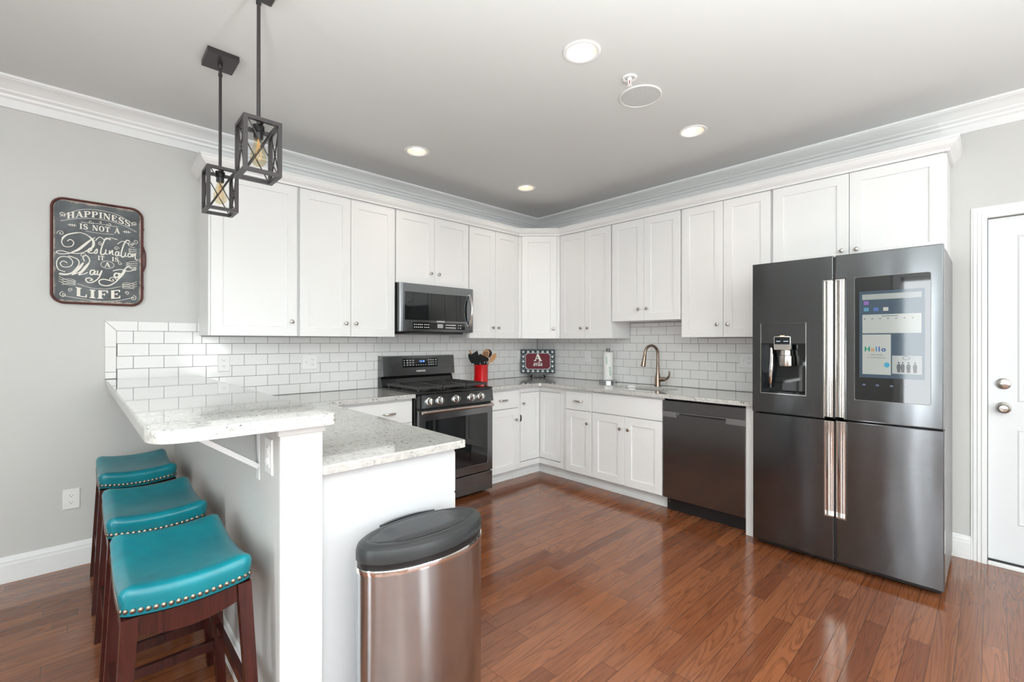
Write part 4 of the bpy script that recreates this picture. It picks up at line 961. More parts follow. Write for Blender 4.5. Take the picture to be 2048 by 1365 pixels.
# touchscreen
sc_ = MB(TF).slab(rrect(3.180, 3.499, 0.996, 1.688, .010, 4), [], -FX + .0002, -FX + .003, .001).build('touchscreen', M_GLASSB, RU_)
mb = MB(TF).slab([(3.178, 0.994), (3.501, 0.994), (3.501, 1.690), (3.178, 1.690)], [rrect(3.1805, 3.4985, 0.9965, 1.6875, .010, 4)], -FX + .0002, -FX + .0022); mb.build('bezel', M_GUN, sc_)
def spanel(name, a0, a1, b0, b1, m, dd=0.0036): return MB(TF).slab([(a0, b0), (a1, b0), (a1, b1), (a0, b1)], [], -FX + .0031, -FX + dd).build(name, m, sc_)
spanel('display', 3.201, 3.476, 1.125, 1.607, M_SCREEN, .0034)
M_SW1 = scr('widget_grey', (0.52, 0.56, 0.54), 0.36); M_SW2 = scr('widget_light', (0.62, 0.66, 0.62), 0.40)
spanel('search_bar', 3.214, 3.463, 1.559, 1.589, M_SW1); spanel('calendar_widget', 3.215, 3.463, 1.372, 1.476, M_SW2)
spanel('note_widget', 3.215, 3.339, 1.144, 1.365, M_SW2); spanel('photo_widget', 3.344, 3.465, 1.152, 1.250, M_SW1)
for a, b, c in ((3.232, 1.541, (0.30, 0.16, 0.5)), (3.232, 1.505, (0.12, 0.35, 0.5)), (3.275, 1.504, (0.10, 0.18, 0.5)), (3.317, 1.504, (0.6, 0.6, 0.55))):
    spanel('app_icon', a - .011, a + .011, b - .010, b + .010, scr('icon', c, 0.5))
HX = frame_matrix((-(-FX + .0037), -3.277, 1.283), (0, -1, 0), (0, 0, 1))
for ch, xo, c in (('H', -.040, (0.0, 0.35, 0.2)), ('e', -.017, (0.7, 0.4, 0.2)), ('l', .0, (0.05, 0.3, 0.6)), ('l', .012, (0.05, 0.15, 0.45)), ('o', .031, (0.03, 0.12, 0.35))):
    text('lettering', ch, 0.036, scr('hello', c, 0.4), sc_, HX @ Matrix.Translation((xo, 0, 0)), .0003, bold=.0012)
M_GP = scr('note_print', (0.15, 0.2, 0.2), 0.25)
text('lettering', "Let's draw", 0.013, M_GP, sc_, HX @ Matrix.Translation((0.0, -.030, 0)), .0003)
text('lettering', 'Try handwriting here', 0.0095, M_GP, sc_, HX @ Matrix.Translation((0.0, -.046, 0)), .0003)
MB(TF).slab(ellp(3.322, 1.198, .012, .014), [], -FX + .0037, -FX + .0042).build('doodle', scr('doodle', (0.05, 0.4, 0.6), 0.5), sc_)
mb = MB(TF)
for a in (3.372, 3.388, 3.412, 3.438):
    mb.slab([(a - .006, 1.160), (a + .006, 1.160), (a + .008, 1.19), (a + .006, 1.205), (a - .006, 1.205), (a - .009, 1.19)], [], -FX + .0037, -FX + .0040)
    mb.slab(ellp(a, 1.212, .004, .005, 0, 10), [], -FX + .0037, -FX + .0040)
mb.slab(ellp(3.402, 1.238, .016, .010), [ellp(3.402, 1.238, .0135, .0078)], -FX + .0037, -FX + .0040)
mb.build('photo_figures', scr('photo_dark', (0.02, 0.03, 0.03), 0.2), sc_)
mb = MB(TF)
for i in range(7): mb.slab([(3.222 + i * .034, 1.450), (3.228 + i * .034, 1.450), (3.228 + i * .034, 1.455), (3.222 + i * .034, 1.455)], [], -FX + .0037, -FX + .0040)
mb.slab([(3.30, 1.465), (3.37, 1.465), (3.37, 1.468), (3.30, 1.468)], [], -FX + .0037, -FX + .0040); mb.build('calendar_print', M_GP, sc_)
for a in (3.222, 3.281, 3.342, 3.402, 3.462):
    MB(TF).slab(ellp(a, 1.084, .007, .005), [ellp(a, 1.084, .005, .003)], -FX + .0031, -FX + .0034).build('touch_key', scr('key_glow', (0.3, 0.4, 0.6), 0.5), sc_)

# ------------------------------------------------------------------ dishwasher
t = thing('dishwasher', 'dark stainless dishwasher with a recessed pocket handle under the counter', 'dishwasher', (-0.3, -2.247, 0))
MB().box(-0.58, -0.06, -2.550, -1.945, 0.10, 0.868).build('body', M_BLACK, t)
TW = lambda a, b, d: (-d, -a, b)
dwd = MB(TW).slab([(1.944, 0.112), (2.552, 0.112), (2.552, 0.741), (2.42, 0.741), (2.42, 0.765), (2.052, 0.765), (2.052, 0.741), (1.944, 0.741)], [], 0.5815, 0.626, 0.002) \
    .slab([(1.944, 0.783), (2.552, 0.783), (2.552, 0.866), (1.944, 0.866)], [], 0.5815, 0.626, 0.002).slab([(2.052, 0.766), (2.42, 0.766), (2.42, 0.7825), (2.052, 0.7825)], [], 0.5815, 0.598).build('door', M_GRAPH, t)
MB(TW).slab([(1.944, 0.7415), (2.0515, 0.7415), (2.0515, 0.7825), (1.944, 0.7825)], [], .5815, .623).slab([(2.4205, 0.7415), (2.552, 0.7415), (2.552, 0.7825), (2.4205, 0.7825)], [], .5815, .623).slab([(2.052, .7785), (2.42, .7785), (2.42, .7825), (2.052, .7825)], [], .599, .626).build('handle', M_STEEL, dwd)
MB().box(-0.555, -0.535, -2.550, -1.945, 0.002, 0.0995).build('toe_kick', M_BLACK, t)
for yy in (-1.962, -2.534):
    for zz in (0.062, 0.080): MB().lathe([(0.004, 0), (0.004, 0.002), (0, 0.003)], (-0.555, yy - (.003 if zz < .07 else 0), zz), (-1, 0, 0), 10).build('screw', M_CHROME, t)
MB().box(-0.6262, -0.60, -2.5545, -2.5522, 0.112, 0.868).build('edge_trim', M_STEEL, t)

# ------------------------------------------------------------------ outlets and switches
def plate(label, T, a, b, w_=0.074, h_=0.117, kind='outlet', d=0.0081, grp='white wall outlets'):
    o = Vector(T(a, d, b)); t = thing('wall_outlet' if 'outlet' in kind else 'light_switch', label, 'outlet' if 'outlet' in kind else 'switch', o, grp)
    MB(T).rects([(a - w_ / 2, a + w_ / 2, b - h_ / 2, b + h_ / 2, d + .0002), (a - w_ / 2, a + w_ / 2, b - h_ / 2, b + h_ / 2, d + .003), (a - w_ / 2 + .003, a + w_ / 2 - .003, b - h_ / 2 + .003, b + h_ / 2 - .003, d + .006)]).build('cover_plate', M_PLASTIC, t)
    def duplex(aa):
        for s_ in (-1, 1):
            cz = b + s_ * 0.0195
            pl = [(aa + x, cz + z) for x, z in [(-.013, -.011), (.013, -.011), (.0165, -.004), (.0165, .004), (.013, .011), (-.013, .011), (-.0165, .004), (-.0165, -.004)]]
            s0 = MB(T).rings([[(x, dd, z) for x, z in pl] for dd in (d + .0055, d + .0085)], cap0=False).build('socket', M_PLASTIC, t)
            MB(T).box(aa - .0075, aa - .0055, d + .0086, d + .0089, cz - .001, cz + .006).box(aa + .0055, aa + .0075, d + .0086, d + .0089, cz - .001, cz + .005).box(aa - .002, aa + .002, d + .0086, d + .0089, cz - .0075, cz - .004).build('slots', M_SLOT, s0)
    if kind == 'outlet': duplex(a)
    elif kind == 'outlet_switch':
        duplex(a + .023)
        MB(T).box(a - .028, a - .018, d + .0055, d + .016, b - .010, b + .008, .001).build('toggle', M_PLASTIC, t)
    elif kind == 'switch':
        MB(T).box(a - .005, a + .005, d + .0055, d + .016, b - .004, b + .012, .001).build('toggle', M_PLASTIC, t)
    elif kind == 'outlet_night':
        MB(T).box(a - .017, a + .017, d + .0055, d + .0085, b - .036, b + .036, .001).build('socket', M_PLASTIC, t)
        MB(T).lathe([(0.015, 0), (0.015, 0.003), (0.012, 0.005), (0, 0.0055)], (a, d + .0085, b - .016), (0, 1, 0), 20).build('round_button', M_PLASTIC, t, smooth=True)
        MB(T).box(a - .009, a + .009, d + .0085, d + .011, b + .005, b + .028, .001).build('upper_socket', M_PLASTIC, t)
    return t
plate('white duplex outlet low on the grey wall beside the farthest stool', TA, -3.974, 0.397, d=0.0002)
plate('white duplex outlet on the tiles just above the raised bar top', TA, -3.207, 1.168)
plate('wide white plate with a switch and outlet on the tiles under the two door cabinet', TA, -2.624, 1.160, 0.118, 0.117, 'outlet_switch')
plate('white switch plate on the tiles between the red crock and the monogram sign', TA, -0.300, 1.161, kind='switch', grp='white wall switches')
plate('white duplex outlet on the tiles between the monogram sign and paper towels', TB, 0.750, 1.165)
plate('wide white plate with a switch and outlet on the tiles beside the refrigerator', TB, 2.345, 1.170, 0.118, 0.117, 'outlet_switch')
TKN = lambda a, d, b: (-3.485 - d, -a, b)
plate('white outlet plate on the half wall beside the bar bracket, under the bar top', TKN, 2.086, 0.948, kind='outlet_night', d=0.0002)

# bar bracket
t = thing('shelf_bracket', 'white metal bracket with a slanted brace holding up the bar top', 'bracket', (-3.4855, -1.965, 0.95))
MB().box(-3.4905, -3.4855, -1.980, -1.950, 0.845, 1.0535, .001).build('wall_leg', M_TRIM, t)
MB().box(-3.72, -3.491, -1.980, -1.950, 1.0488, 1.0535, .001).build('top_leg', M_TRIM, t)
MB().bar((-3.491, -1.965, 0.892), (-3.70, -1.965, 1.040), 0.032, 0.016, (0, 0, 1)).build('brace', M_TRIM, t)

# ------------------------------------------------------------------ bar stools
def make_stool(label):
    root = thing('bar_stool', label, 'stool', (0, 0, 0), 'teal bar stools')
    hx, hy = 0.150, 0.236                          # half depth (x) and half width (y) of the seat
    ZT = 0.628
    def sag(x, y): return 0.034 * (y / hy) ** 2 + 0.016 * (x / hx) ** 2
    def loop(e, zz, f=1.0, r=0.022):
        pts = rrect(-hx - e, hx + e, -hy - e, hy + e, max(r + e, 0.004), 5); out = []
        for i, (x, y) in enumerate(pts):
            out.append((x, y))
        dense = []
        for i in range(len(out)):
            a, b = Vector(out[i]), Vector(out[(i + 1) % len(out)]); n = 10 if i % 6 == 5 else 1
            for k_ in range(n): dense.append(a.lerp(b, k_ / n))
        return [(p.x, p.y, zz + f * sag(p.x, p.y)) for p in dense]
    # leather cushion with a flat band at its foot
    mb = MB()
    rs_ = [loop(0.002, ZT - 0.078), loop(0.004, ZT - 0.077), loop(0.004, ZT - 0.050), loop(0.007, ZT - 0.040), loop(0.008, ZT - 0.024), loop(0.003, ZT - 0.010), loop(-0.008, ZT - 0.002), loop(-0.022, ZT + 0.003)]
    edge_ = loop(-0.022, 0, 0)
    for f_ in (0.86, 0.70, 0.52, 0.34, 0.17, 0.03):
        rs_.append([(x * f_, y * f_, ZT + 0.003 + 0.006 * (1 - f_ * f_) + sag(x * f_, y * f_)) for x, y, _ in edge_])
    mb.rings(rs_, True, True)
    seat = mb.build('seat', M_TEAL, root, smooth=60, local=True)
    nl = MB(); band = loop(0.004, ZT - 0.064)
    per = [Vector(p) for p in band]; acc = 0; step = 0.0166; nxt = 0
    for i in range(len(per)):
        a, b = per[i], per[(i + 1) % len(per)]; Lg = (b - a).length
        while nxt <= acc + Lg:
            p = a.lerp(b, (nxt - acc) / max(Lg, 1e-9)); n = Vector((b.y - a.y, -(b.x - a.x), 0)).normalized()
            if n.dot(Vector((p.x, p.y, 0))) < 0: n = -n
            nl.lathe([(0.0073, -0.0004), (0.0068, 0.0017), (0.0042, 0.0039), (0.0, 0.0048)], p, n, 10); nxt += step
        acc += Lg
    nl.build('nailheads', M_BRASSNAIL, seat, smooth=True, local=True)
    lx0, ly0, lx1, ly1 = 0.134, 0.220, 0.166, 0.250
    tw = 0.036
    zt = ZT - 0.0785
    for sx in (-1, 1):
        for sy in (-1, 1):
            topz = zt + sag(lx0, ly0) - .001
            mb = MB(); q = lambda cx, cy, z, h: [(cx - h, cy - h, z), (cx + h, cy - h, z), (cx + h, cy + h, z), (cx - h, cy + h, z)]
            mb.rings([q(sx * lx1, sy * ly1, 0.0, tw / 2 * .85), q(sx * lx0, sy * ly0, topz, tw / 2)])
            mb.build('leg', M_STOOLW, root, local=True)
    def legx(z, top, bot): return bot + (top - bot) * z / zt
    def curved_rail(p_of, n, h_of):
        mb = MB(); rs = []
        for i in range(n + 1):
            s_ = -1 + 2 * i / n; (x, y), (nx_, ny_) = p_of(s_); zt_, zb_ = h_of(x, y, s_)
            w2 = 0.010; rs.append([(x - nx_ * w2, y - ny_ * w2, zb_), (x + nx_ * w2, y + ny_ * w2, zb_), (x + nx_ * w2, y + ny_ * w2, zt_), (x - nx_ * w2, y - ny_ * w2, zt_)])
        return mb.rings(rs)
    for sy in (-1, 1):
        curved_rail(lambda s_: ((s_ * (lx0 - .018), sy * (ly0 - .003)), (0, 1)), 8, lambda x, y, s_: (zt + sag(x, y) - .001, zt + sag(x, y) - 0.052 - 0.012 * (1 - s_ * s_))).build('apron', M_STOOLW, root, local=True)
    for sx in (-1, 1):
        curved_rail(lambda s_: ((sx * (lx0 + .004), s_ * (ly0 - .018)), (1, 0)), 10, lambda x, y, s_: (zt + sag(x, y) - .001, zt + sag(x, y) - 0.050 - 0.012 * (1 - s_ * s_))).build('apron', M_STOOLW, root, local=True)
    def rail(z, axis):
        x, y = legx(z, lx0, lx1), legx(z, ly0, ly1)
        for s_ in (-1, 1):
            if axis == 'x': MB().bar((-x + .014, s_ * y, z), (x - .014, s_ * y, z), 0.018, 0.034).build('stretcher', M_STOOLW, root, local=True)
            else: MB().bar((s_ * x, -y + .014, z), (s_ * x, y - .014, z), 0.018, 0.034).build('stretcher', M_STOOLW, root, local=True)
    rail(0.17, 'x'); rail(0.235, 'y')
    return root
s1 = make_stool('teal leather saddle stool nearest the free end of the bar, seat fully in view'); snap_live(s1)
s2 = copy_tree(s1); s3 = copy_tree(s1)
s2['label'] = 'teal leather saddle stool in the middle of the three under the bar'
s3['label'] = 'teal leather saddle stool closest to the grey wall with the outlet'
s1.location = (-3.708, -1.918, 0); s2.location = (-3.711, -1.262, 0); s3.location = (-3.716, -0.475, 0)

# ------------------------------------------------------------------ trash can
tx, ty, ta, tb = -3.058, -2.337, 0.242, 0.126
t = thing('trash_can', 'oval brushed steel trash can with a black lid in front of the peninsula', 'trash can', (tx, ty, 0))
def oval(z, g=0.0, n=72, sq=1.0):
    out = []
    for i in range(n):
        a = 2 * PI * i / n; b_ = tb if math.sin(a) < 0 else tb * 0.92
        out.append((tx + (ta + g) * math.cos(a), ty + (b_ + g) * math.sin(a), z))
    return out
MB().rings([oval(0.012), oval(0.598)], True, True).build('body', M_STEEL, t, smooth=40)
MB().rings([oval(0.0, -.004), oval(0.0115, .001)], True, True).build('base_ring', M_BLACK, t, smooth=40)
MB().rings([oval(0.590, .002), oval(0.603, .0025), oval(0.607, .001), oval(0.607, -.01), oval(0.59, -.01)], False, False).build('steel_rim', M_CHROME, t, smooth=40)
MB().rings([oval(0.6072, -.003), oval(0.624, -.003)], True, True).build('liner_collar', M_BLACK, t, smooth=40)
M_LID = mat('charcoal_plastic', (0.033, 0.036, 0.038), 0.38)
mb = MB(); mb.rings([oval(0.6245, -.001), oval(0.627, .001), oval(0.655, .001), oval(0.668, -.004), oval(0.676, -.014), oval(0.680, -.026), oval(0.6795, -.034), oval(0.677, -.04), oval(0.676, -.06), oval(0.675, -.09)], True, True)
lid = mb.build('lid', M_LID, t, smooth=28)
# raised saddle between two scooped ends
mb = MB(); N_ = 28; grid = []
hxx = ta - .042
top_pts = []
for i in range(N_ + 1):
    u = -1 + 2 * i / N_; x = tx + u * hxx
    yw = (tb - .042) * math.sqrt(max(0, 1 - u * u)) + .0005
    row = []
    for j in range(11):
        v = -1 + 2 * j / 10
        h = 0.6775 - 0.0055 * max(0.0, (abs(v) - 0.75) / 0.25) ** 2 + 0.006 * (1 / (1 + math.exp((abs(u) - 0.58 - 0.12 * v * v) * 40)))
        row.append((x, ty + v * yw * (0.94 if v > 0 else 1), h))
    top_pts.append(row)
vs = [p for r_ in top_pts for p in r_]
mb.add(vs, [(i * 11 + j, i * 11 + j + 1, (i + 1) * 11 + j + 1, (i + 1) * 11 + j) for i in range(N_) for j in range(10)])
mb.build('lid_saddle', M_LID, lid, smooth=50)
mb = MB(); pts_ = []
for i in range(13):
    a = math.radians(285 + 42 * i / 12); s_ = math.sin(PI * i / 12)
    pts_.append((a, s_))
rs_ = []
for a, s_ in pts_:
    r0 = Vector((math.cos(a), math.sin(a))); base_ = Vector((tx + ta * r0.x, ty + tb * r0.y)); nn = Vector((r0.x / ta, r0.y / tb)).normalized()
    rs_.append([(base_.x + nn.x * o_, base_.y + nn.y * o_, z_) for o_, z_ in ((0.0005, 0.637 + .010 * s_ + .001), (0.002 + 0.010 * s_, 0.637 + .007 * s_ + .0005), (0.002 + 0.010 * s_, 0.637 - .002 * s_), (0.0005, 0.637 - .008 * s_))])
mb.rings(rs_); mb.build('lift_lip', M_LID, lid, smooth=40)
mb = MB(); rs_ = []
for i in range(13):
    a = math.radians(62 + 56 * i / 12); s_ = math.sin(PI * i / 12)
    rs_.append([(tx + (ta + o_) * math.cos(a), ty + (tb * .92 + o_) * math.sin(a), z_) for o_, z_ in ((-.012, 0.655), (-.012, 0.678 + .004 * s_), (0.004 * s_ + .001, 0.676 + .002 * s_), (0.004 * s_ + .001, 0.652))])
mb.rings(rs_); mb.build('hinge_cover', M_LID, t, smooth=40)
MB().box(tx - .07, tx + .07, ty - tb - .045, ty - tb + .006, 0.014, 0.030, .005).build('foot_pedal', M_BLACK, t, smooth=30)

# ------------------------------------------------------------------ pendants
def make_pendant(label):
    root = thing('pendant_light', label, 'pendant light', (0, 0, 0), 'caged pendant lights over the bar')
    # local z = 0 is the ceiling
    zt, zb, h = 2.178 - CEIL, 1.966 - CEIL, 0.067
    MB().box(-0.067, 0.067, -0.079, 0.079, -0.028, -0.0005, .002).build('canopy', M_BRONZE, root, local=True)
    MB().loft([(0, 0, -0.028), (0, 0, -0.04), (0, 0, -0.05)], [.009, .011, .008], 14).loft([(0, 0, -0.05), (0, 0, zt - .012)], .0068, 14).loft([(0, 0, -0.078), (0, 0, -0.092)], .0095, 14).build('rod', M_BRONZE, root, smooth=True, local=True)
    b_ = 0.0145; mb = MB()
    for sx in (-1, 1):
        for sy in (-1, 1):
            mb.box(sx * h, sx * (h - b_), sy * h, sy * (h - b_), zb, zt)
    for z0, z1 in ((zb, zb + b_), (zt - b_, zt)):
        for s_ in (-1, 1):
            mb.box(-h + b_, h - b_, s_ * h, s_ * (h - b_), z0, z1); mb.box(s_ * h, s_ * (h - b_), -h + b_, h - b_, z0, z1)
    mb.box(-0.006, 0.006, -h + b_, h - b_, zt - b_, zt - .003)
    cage = mb.build('cage', M_BRONZE, root, local=True)
    mb = MB(); q = h - b_ / 2; u = h - b_ + .002
    for s_ in (-1, 1):
        for d_ in (-1, 1):
            mb.cyl((-u, s_ * q, zb + .5 * b_ if d_ > 0 else zt - .5 * b_), (u, s_ * q, zt - .5 * b_ if d_ > 0 else zb + .5 * b_), 0.0026, 8)
            mb.cyl((s_ * q, -u, zb + .5 * b_ if d_ > 0 else zt - .5 * b_), (s_ * q, u, zt - .5 * b_ if d_ > 0 else zb + .5 * b_), 0.0026, 8)
        mb.ball((0, s_ * q, (zt + zb) / 2), .005); mb.ball((s_ * q, 0, (zt + zb) / 2), .005)
    mb.build('cross_wires', M_BRONZE, cage, smooth=True, local=True)
    MB().lathe([(0.010, 0), (0.021, -.004), (0.021, -.030), (0.017, -.032), (0.017, -.046), (0.0165, -.055), (0.0, -.055)], (0, 0, zt - .004)).build('socket', M_BLACK, root, smooth=True, local=True)
    bz = zt - .058
    bl = MB().lathe([(0.012, 0), (0.013, -.010), (0.018, -.028), (0.0265, -.060), (0.029, -.078), (0.027, -.092), (0.018, -.104), (0.006, -.110), (0.0, -.111)], (0, 0, bz), seg=24).build('bulb', M_BULB, root, smooth=True, local=True)
    mb = MB()
    for i in range(6):
        a = 2 * PI * i / 6; mb.loft([(0.004 * math.cos(a), 0.004 * math.sin(a), bz - .020), (0.012 * math.cos(a), 0.012 * math.sin(a), bz - .085)], 0.0007, 5)
    mb.loft([(0, 0, bz), (0, 0, bz - .03)], 0.003, 8)
    mb.build('filament', M_FILAMENT, bl, local=True)
    return root
p1 = make_pendant('black caged pendant light above the free end of the bar, hanging in front'); snap_live(p1)
p2 = copy_tree(p1); p2['label'] = 'black caged pendant light nearer the wall, its whole ceiling plate in view'
p1.location = (-3.431, -1.735, CEIL); p2.location = (-3.431, -1.06, CEIL)

# ------------------------------------------------------------------ recessed lamps, speaker, sprinkler
LBL = ['largest looking recessed ceiling lamp, farthest out from the cabinets beside the speaker', 'recessed ceiling lamp above the aisle in front of the refrigerator', 'recessed ceiling lamp above the counter left of the range', 'recessed ceiling lamp in the corner above the diagonal cabinet']
LBL[0] = 'recessed ceiling lamp next to the sprinkler, its bulb clearly visible'
LBL[2] = 'recessed ceiling lamp in front of the cabinets over the range wall'
for (x, y, r), lb in zip(LAMPS, LBL):
    t = thing('recessed_light', lb, 'ceiling light', (x, y, CEIL), 'recessed ceiling lamps')
    MB().lathe([(r - .001, 0.0), (r - .001, -0.0008), (0.092, -0.0008), (0.091, -0.004), (0.082, -0.007), (0.0735, -0.005), (0.068, 0.004)], (x, y, CEIL), seg=48, caps=False).build('trim_ring', M_PLASTIC, t, smooth=True)
    MB().lathe([(0.0695, 0.002), (0.058, 0.085), (0.048, 0.10), (0.0, 0.10)], (x, y, CEIL), seg=40, caps=False).build('reflector', mat('warm_baffle', (0.84, 0.75, 0.64), 0.4), t, smooth=True)
    MB().lathe([(0.02, 0.098), (0.043, 0.055), (0.046, 0.042), (0.040, 0.030), (0.025, 0.023), (0.0, 0.021)], (x, y, CEIL), seg=36, caps=False).build('bulb', M_LAMP, t, smooth=True)
    l = bpy.data.lights.new('lamp_beam', 'SPOT'); l.energy = DOWN_W; l.color = (1.0, 0.86, 0.72); l.spot_size = math.radians(140); l.spot_blend = 0.9; l.shadow_soft_size = 0.045
    lo = bpy.data.objects.new('lamp_beam', l); COL.objects.link(lo); lo.parent = t; lo.location = (0, 0, 0.016)
sx_, sy_ = -1.600, -2.323
t = thing('ceiling_speaker', 'round flush ceiling speaker with a grey mesh grille', 'speaker', (sx_, sy_, CEIL))
MB().lathe([(0.118, -0.0005), (0.118, -0.006), (0.113, -0.008), (0.1115, -0.006), (0.1115, -0.0005)], (sx_, sy_, CEIL), seg=56, caps=False).build('bezel', M_PLASTIC, t, smooth=True)
def mesh_mat():
    m = mat('grille_mesh', (0.45, 0.45, 0.45), 0.6); q = NT(m); v = q.n('TexVoronoi'); v.inputs['Scale'].default_value = 420; q.l(q.obj(), v.inputs['Vector'])
    q.l(q.ramp(v.outputs['Distance'], [(0.25, (0.38, 0.385, 0.385)), (0.5, (0.66, 0.67, 0.67))]), q.p.inputs['Base Color']); return m
MB().lathe([(0.1112, -0.0055), (0.06, -0.0072), (0.0, -0.0076)], (sx_, sy_, CEIL), seg=56, caps=False).build('grille', mesh_mat(), t, smooth=True)
qx, qy = -1.803, -2.379
t = thing('fire_sprinkler', 'small white fire sprinkler head on the ceiling between lamp and speaker', 'sprinkler', (qx, qy, CEIL))
MB().lathe([(0.040, -0.0005), (0.040, -0.004), (0.033, -0.008), (0.026, -0.006), (0.024, -0.0005)], (qx, qy, CEIL), seg=32, caps=False).build('escutcheon', M_PLASTIC, t, smooth=True)
MB().lathe([(0.012, -0.0005), (0.012, -0.012), (0.008, -0.016), (0.0, -0.016)], (qx, qy, CEIL), seg=20).loft([(qx - .010, qy, CEIL - .012), (qx - .012, qy, CEIL - .028), (qx, qy, CEIL - .042)], .0028, 8).loft([(qx + .010, qy, CEIL - .012), (qx + .012, qy, CEIL - .028), (qx, qy, CEIL - .042)], .0028, 8).build('yoke', M_PLASTIC, t, smooth=True)
MB().lathe([(0.0, -.042), (0.014, -.043), (0.014, -.045), (0.0, -.047)], (qx, qy, CEIL), seg=20).build('deflector', M_PLASTIC, t, smooth=True)
MB().cyl((qx, qy, CEIL - .017), (qx, qy, CEIL - .041), 0.0022, 8).build('heat_bulb', mat('red_liquid', (0.5, 0.02, 0.02), 0.2), t, smooth=True)

# ------------------------------------------------------------------ chalkboard style wall sign
gx0, gx1, gz0, gz1 = -4.064, -3.648, 1.541, 2.158
gcx, gcz = (gx0 + gx1) / 2, (gz0 + gz1) / 2; gw, gh = gx1 - gx0, gz1 - gz0
t = thing('wall_sign', 'black chalkboard sign with white lettering and rusty red rim on the grey wall', 'sign', (gcx, -0.001, gcz))
TSg = lambda a, b, d: (a, -d, b)
bd_ = MB(TSg).slab(rrect(gx0 + .004, gx1 - .004, gz0 + .004, gz1 - .004, .055, 10), [], 0.001, 0.012).build('board', M_CHALK, t)
rr_ = rrect(gx0 + .006, gx1 - .006, gz0 + .006, gz1 - .006, .055, 10)
pts_ = [(x, -0.014, z) for x, z in rr_]
mb = MB(); n_ = len(pts_); rs_ = []
cen = Vector((gcx, 0, gcz))
for i in range(n_):
    a, b, c = Vector(pts_[i - 1]), Vector(pts_[i]), Vector(pts_[(i + 1) % n_]); tt = (c - a).normalized(); nn = Vector((tt.z, 0, -tt.x))
    rs_.append([b + nn * 0.0065 * math.cos(2 * PI * k_ / 10) + Vector((0, 1, 0)) * 0.0125 * math.sin(2 * PI * k_ / 10) for k_ in range(10)])
mb.rings(rs_ + [rs_[0]], False, False); mb.build('rim', M_REDRUST, t, smooth=60)
mb = MB(); hz = [1.772, 1.782, 1.80, 1.84, 1.88, 1.90, 1.912]; hx_ = [gx1 - .002, gx1 + .004, gx1 + .009, gx1 + .010, gx1 + .009, gx1 + .004, gx1 - .002]
mb.loft([(x, -0.012, z) for x, z in zip(hx_, hz)], 0.0045, 10).box(gx1 - .004, gx1 + .004, -.018, -.006, 1.764, 1.776).box(gx1 - .004, gx1 + .004, -.018, -.006, 1.908, 1.920).box(gx1 - .003, gx1 + .003, -.018, -.008, 1.655, 1.667).box(gx1 - .003, gx1 + .003, -.018, -.008, 2.025, 2.037)
mb.build('handle', M_REDRUST, t, smooth=50)
T2 = lambda u, v, d: (gx0 + u * gw, -d, gz0 + v * gh)
asp_ = gh / gw
DL = 0.0128
mb = MB(); GL = [0]
def st(pts, wd=0.006, sm=True, taper=False, n=8):
    P_ = spline([(p[0] * gw, p[1] * gh) for p in pts], n) if sm else [Vector((p[0] * gw, p[1] * gh)) for p in pts]
    ww = swell(len(P_), wd * 0.35, wd) if taper else wd
    GL[0] += 1
    ribbon(mb, [(p[0], p[1]) for p in P_], ww, DL + GL[0] * 1.3e-5, lambda u, v, d: (gx0 + u, -d, gz0 + v))
def spiral(cx, cy, r, turns, a0, wd, sgn=1):
    n = int(18 * turns); st([(cx + r * (1 - i / n) * math.cos(math.radians(a0) + sgn * 2 * PI * turns * i / n), cy + r / asp_ * (1 - i / n) * math.sin(math.radians(a0) + sgn * 2 * PI * turns * i / n)) for i in range(n + 1)], wd, True, False, 2)
# line 1 on an arch
arch = lambda u: -0.21 * (u - 0.505) ** 2 / 0.109 * 1.0
serif_text(mb, 'HAPPINESS', 0.165, 0.845, lambda u, v: (u, 0.850 + arch(u) * 0.22 + v * (0.058)), DL, T2, 0.10)
st([(0.10, .815), (.30, .905), (.505, .926), (.71, .905), (.90, .825)], .0022); st([(0.10, .775), (.30, .822), (.505, .838), (.71, .822), (.92, .76)], .0022)
spiral(0.115, .838, .035, 1.4, -60, .003); spiral(0.895, .838, .035, 1.4, 240, .003, -1)
# line 2
serif_text(mb, 'IS NOT A', 0.293, 0.728, lambda u, v: (u, 0.722 + v * 0.052), DL + .0001, T2, 0.10)
for s_ in (-1, 1):
    c_ = 0.511
    st([(c_ + s_ * .25, .748), (c_ + s_ * .34, .748)], .003)
    for k_ in range(3): st([(c_ + s_ * (.27 + .022 * k_), .736), (c_ + s_ * (.27 + .022 * k_), .760)], .003, False)
    spiral(c_ + s_ * .10, .802, .028, 1.2, 90 + 90 * s_, .0022, s_); st([(c_, .795), (c_ + s_ * .08, .790), (c_ + s_ * .20, .787)], .0022)
st([(.36, .707), (.50, .701), (.66, .707)], .002); spiral(.511, .812, .016, 1, 270, .0025)
# Destination (script)
st([(.455, .655), (.38, .60), (.30, .53), (.20, .480), (.10, .465), (.06, .480), (.11, .495), (.20, .482), (.30, .488), (.40, .535), (.435, .600), (.40, .655), (.30, .685), (.18, .655), (.115, .590), (.14, .540), (.21, .545), (.235, .585), (.20, .610), (.17, .590)], .0042)
st([(.425, .640), (.36, .585), (.28, .520), (.21, .488)], .013, True, True); st([(.35, .507), (.43, .560), (.437, .62), (.39, .662)], .012, True, True)
st([(.115, .590), (.13, .625), (.19, .66), (.30, .687)], .008, True, True)
st([(.375, .505), (.42, .530), (.41, .548), (.385, .530), (.395, .500), (.445, .505)], .0055); st([(.445, .505), (.475, .545), (.48, .520), (.465, .500), (.445, .508)], .0055)
st([(.625, .650), (.575, .660), (.545, .610), (.52, .540), (.52, .50), (.545, .497), (.565, .515)], .0065)
st([(.46, .625), (.505, .665), (.56, .645), (.62, .668), (.70, .660)], .004)
